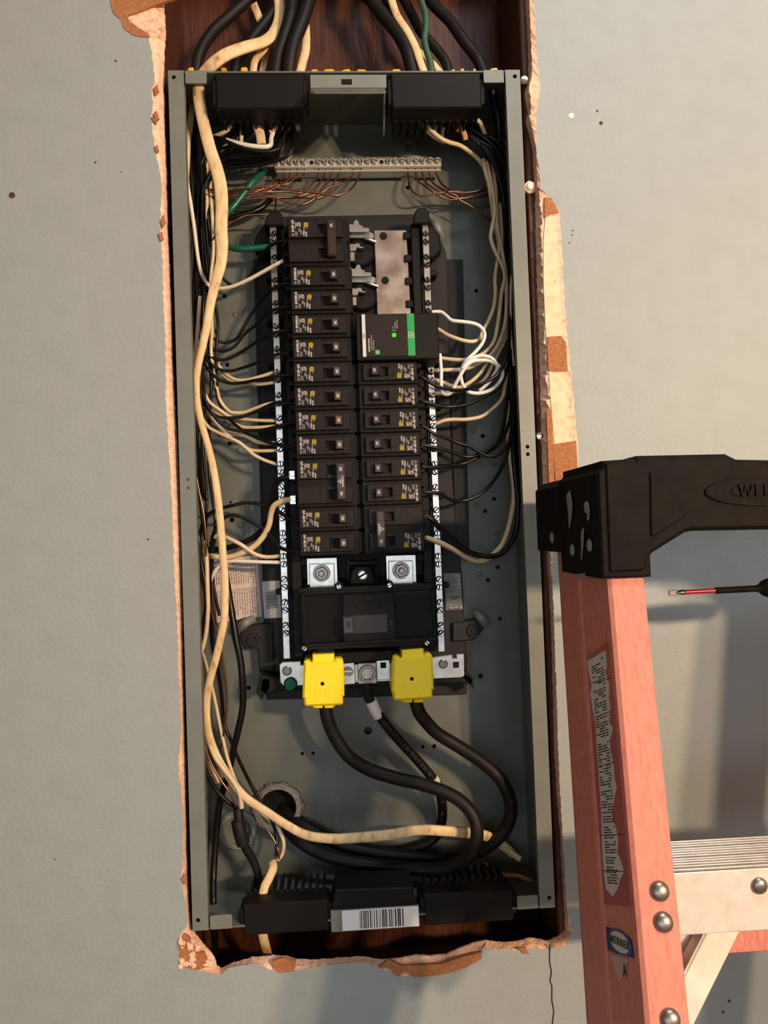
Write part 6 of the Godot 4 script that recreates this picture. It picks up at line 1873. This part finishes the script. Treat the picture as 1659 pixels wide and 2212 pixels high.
	m.lathe([Vector2(0.9, 5), Vector2(2.0, 9), Vector2(2.3, 12), Vector2(1.7, 14)], Transform3D(sb, s0), 14)
	part("blade", m, M.steel, dr)
	m = MB.new()
	m.lathe([Vector2(1.5, 12), Vector2(1.9, 13), Vector2(1.9, 40), Vector2(1.5, 40)], Transform3D(sb, s0), 16)
	part("insulated_shaft", m, M.driver_red, dr, "red insulated shaft")
	m = MB.new()
	m.lathe([Vector2(2.0, 38.6), Vector2(2.7, 39.4), Vector2(2.7, 72), Vector2(3.2, 76), Vector2(6.5, 80), Vector2(8.0, 84), Vector2(8.0, 92), Vector2(6.4, 98), Vector2(7.6, 110), Vector2(9.0, 130), Vector2(8.0, 160), Vector2(5.0, 168), Vector2(0, 170)], Transform3D(sb, s0), 18)
	part("handle", m, M.cap, dr)


# the point of the plane through o square to nrm seen at a pixel
func P_on(x: float, y: float, o: Vector3, nrm: Vector3) -> Vector3:
	var dir := eye_basis * Vector3((x - 829.5) / 1597.0, -(y - 1106.0) / 1597.0, -1.0)
	return EYE + dir * ((o - EYE).dot(nrm) / dir.dot(nrm))


func rivet(lad: Node3D, c: Vector3, nrm: Vector3, r: float):
	var m := MB.new()
	var x := Vector3(0, 1, 0).cross(nrm).normalized()
	var dome: Array = [Vector2(r, -0.3)]
	for i in 13: dome.append(Vector2(r * cos(PI / 2 * i / 12.0), r * 0.6 * sin(PI / 2 * i / 12.0)))
	m.lathe(dome, Transform3D(Basis(x, nrm.cross(x), nrm), c), 22)
	part("rivet", m, M.rivet, lad)


func rail_marks(rail: Node3D, w: Vector3, d: Vector3, top: Vector3):
	# labels stuck on the web, in the web's own axes: a towards the front, b up the rail
	var up := -d
	var fr := (w - up * w.dot(up)).normalized()
	var nrm := fr.cross(up)
	if nrm.x > 0.0: nrm = -nrm
	var o := top + nrm * 0.3
	var put_on := func(q: Array) -> PackedVector2Array:
		var p := PackedVector2Array()
		for i in range(0, q.size(), 2):
			var c := P_on(q[i], q[i + 1], o, nrm) - o
			p.append(Vector2(c.dot(fr), c.dot(up)))
		return p
	var xf := Transform3D(Basis(fr, up, nrm), o)
	var m := MB.new()
	m.prism(put_on.call([1268, 1418, 1315, 1385, 1364, 1958, 1306, 1954]), -0.2, 0.25, 0.0, xf)
	var red := part("safety_label", m, M.label_red, rail, "worn red backing of the safety label")
	# the white remains, torn along both sides
	var lft := [[1270, 1428], [1272, 1450], [1280, 1480], [1276, 1500], [1283, 1540], [1288, 1570], [1290, 1620], [1294, 1660], [1296, 1700], [1300, 1750], [1301, 1800], [1303, 1850], [1306, 1890], [1310, 1920]]
	var rgt := [[1309, 1405], [1312, 1440], [1308, 1452], [1317, 1478], [1316, 1508], [1320, 1530], [1316, 1560], [1325, 1572], [1318, 1600], [1320, 1625], [1326, 1648], [1329, 1685], [1333, 1702], [1328, 1720], [1326, 1740], [1322, 1760], [1332, 1790], [1336, 1815], [1334, 1840], [1345, 1868], [1349, 1884], [1340, 1900], [1338, 1912], [1325, 1938]]
	var poly := []
	for q in lft: poly.append_array([q[0], q[1]])
	for i in range(rgt.size() - 1, -1, -1): poly.append_array([rgt[i][0], rgt[i][1]])
	m = MB.new()
	m.prism(put_on.call(poly), 0.1, 0.4, 0.0, xf)
	part("torn_label", m, M.sticker, red, "torn white label remains")
	# lines of print across it
	m = MB.new()
	var y := 1432.0
	var i := 0
	while y < 1905.0:
		var s := (y - 1420.0) / 490.0
		var x0 := 1278.0 + 36.0 * s
		var x1 := 1304.0 + 34.0 * s
		var slant := lerpf(-14.0, 3.0, s)
		var a := x0
		while a < x1 - 2:
			var l := minf(rng.randf_range(4, 12), x1 - a)
			if rng.randf() < 0.72:
				var f0 := (a - x0) / (x1 - x0)
				var f1 := (a + l - x0) / (x1 - x0)
				m.prism(put_on.call([a, y + slant * f0, a + l, y + slant * f1, a + l, y + slant * f1 + 2.6, a, y + slant * f0 + 2.6]), 0.35, 0.5, 0.0, xf)
			a += l + 1.6
		y += 5.6 if i % 9 else 9.0
		i += 1
	for q in [[1290, 1474, 1322, 1463], [1294, 1546, 1320, 1536], [1296, 1654, 1327, 1646], [1297, 1804, 1346, 1802], [1302, 1880, 1350, 1882]]:
		m.prism(put_on.call([q[0], q[1], q[2], q[3], q[2], q[3] + 1.8, q[0], q[1] + 1.8]), 0.35, 0.5, 0.0, xf)
	part("fine_print", m, M.print_black, red)
	# navy maker's label with its oval
	m = MB.new()
	m.prism(put_on.call([1310, 2002, 1322, 2006, 1330, 2012, 1346, 2018, 1356, 2022, 1364, 2030, 1370, 2070, 1350, 2064, 1332, 2060, 1314, 2052]), 0.1, 0.4, 0.0, xf)
	var navy := part("maker_label", m, M.label_navy, rail, "navy label with a white oval")
	var c := P_on(1340, 2035, o, nrm)
	m = MB.new()
	var ov := Basis(fr, up, nrm) * Basis(Vector3(0, 0, 1), 0.04)
	m.lathe([Vector2(15.0, 0.3), Vector2(15.0, 0.55), Vector2(0, 0.55)], Transform3D(Basis(ov.x * 1.4, ov.y * 0.46, ov.z), c), 32)
	part("blue_oval", m, M.label_blue, navy)
	m = MB.new()
	m.lathe([Vector2(12.4, 0.5), Vector2(12.4, 0.7), Vector2(0, 0.7)], Transform3D(Basis(ov.x * 1.4, ov.y * 0.46, ov.z), c), 32)
	part("white_oval", m, M.sticker, navy)
	m = MB.new()
	letters(m, "WERNER", 4.6, Transform3D(Basis(ov.x * 1.36, ov.y * 0.95, ov.z), c + nrm * 0.7), 0.2)
	part("lettering", m, M.print_black, navy)
	m = MB.new()
	letters(m, "A", 7.0, Transform3D(Basis(ov.x * 1.1, ov.y * 1.0, ov.z), P_on(1350, 2096, o, nrm) + nrm * 0.2), 0.2, false)
	part("lettering", m, M.print_black, rail)
	m = MB.new()
	m.prism(put_on.call([1320, 2062, 1345, 2068, 1360, 2074, 1352, 2086, 1346, 2110, 1338, 2122, 1332, 2100, 1326, 2086]), 0.05, 0.25, 0.0, xf)
	part("adhesive_mark", m, mat(Color(0.80, 0.62, 0.60), 0.7), rail)
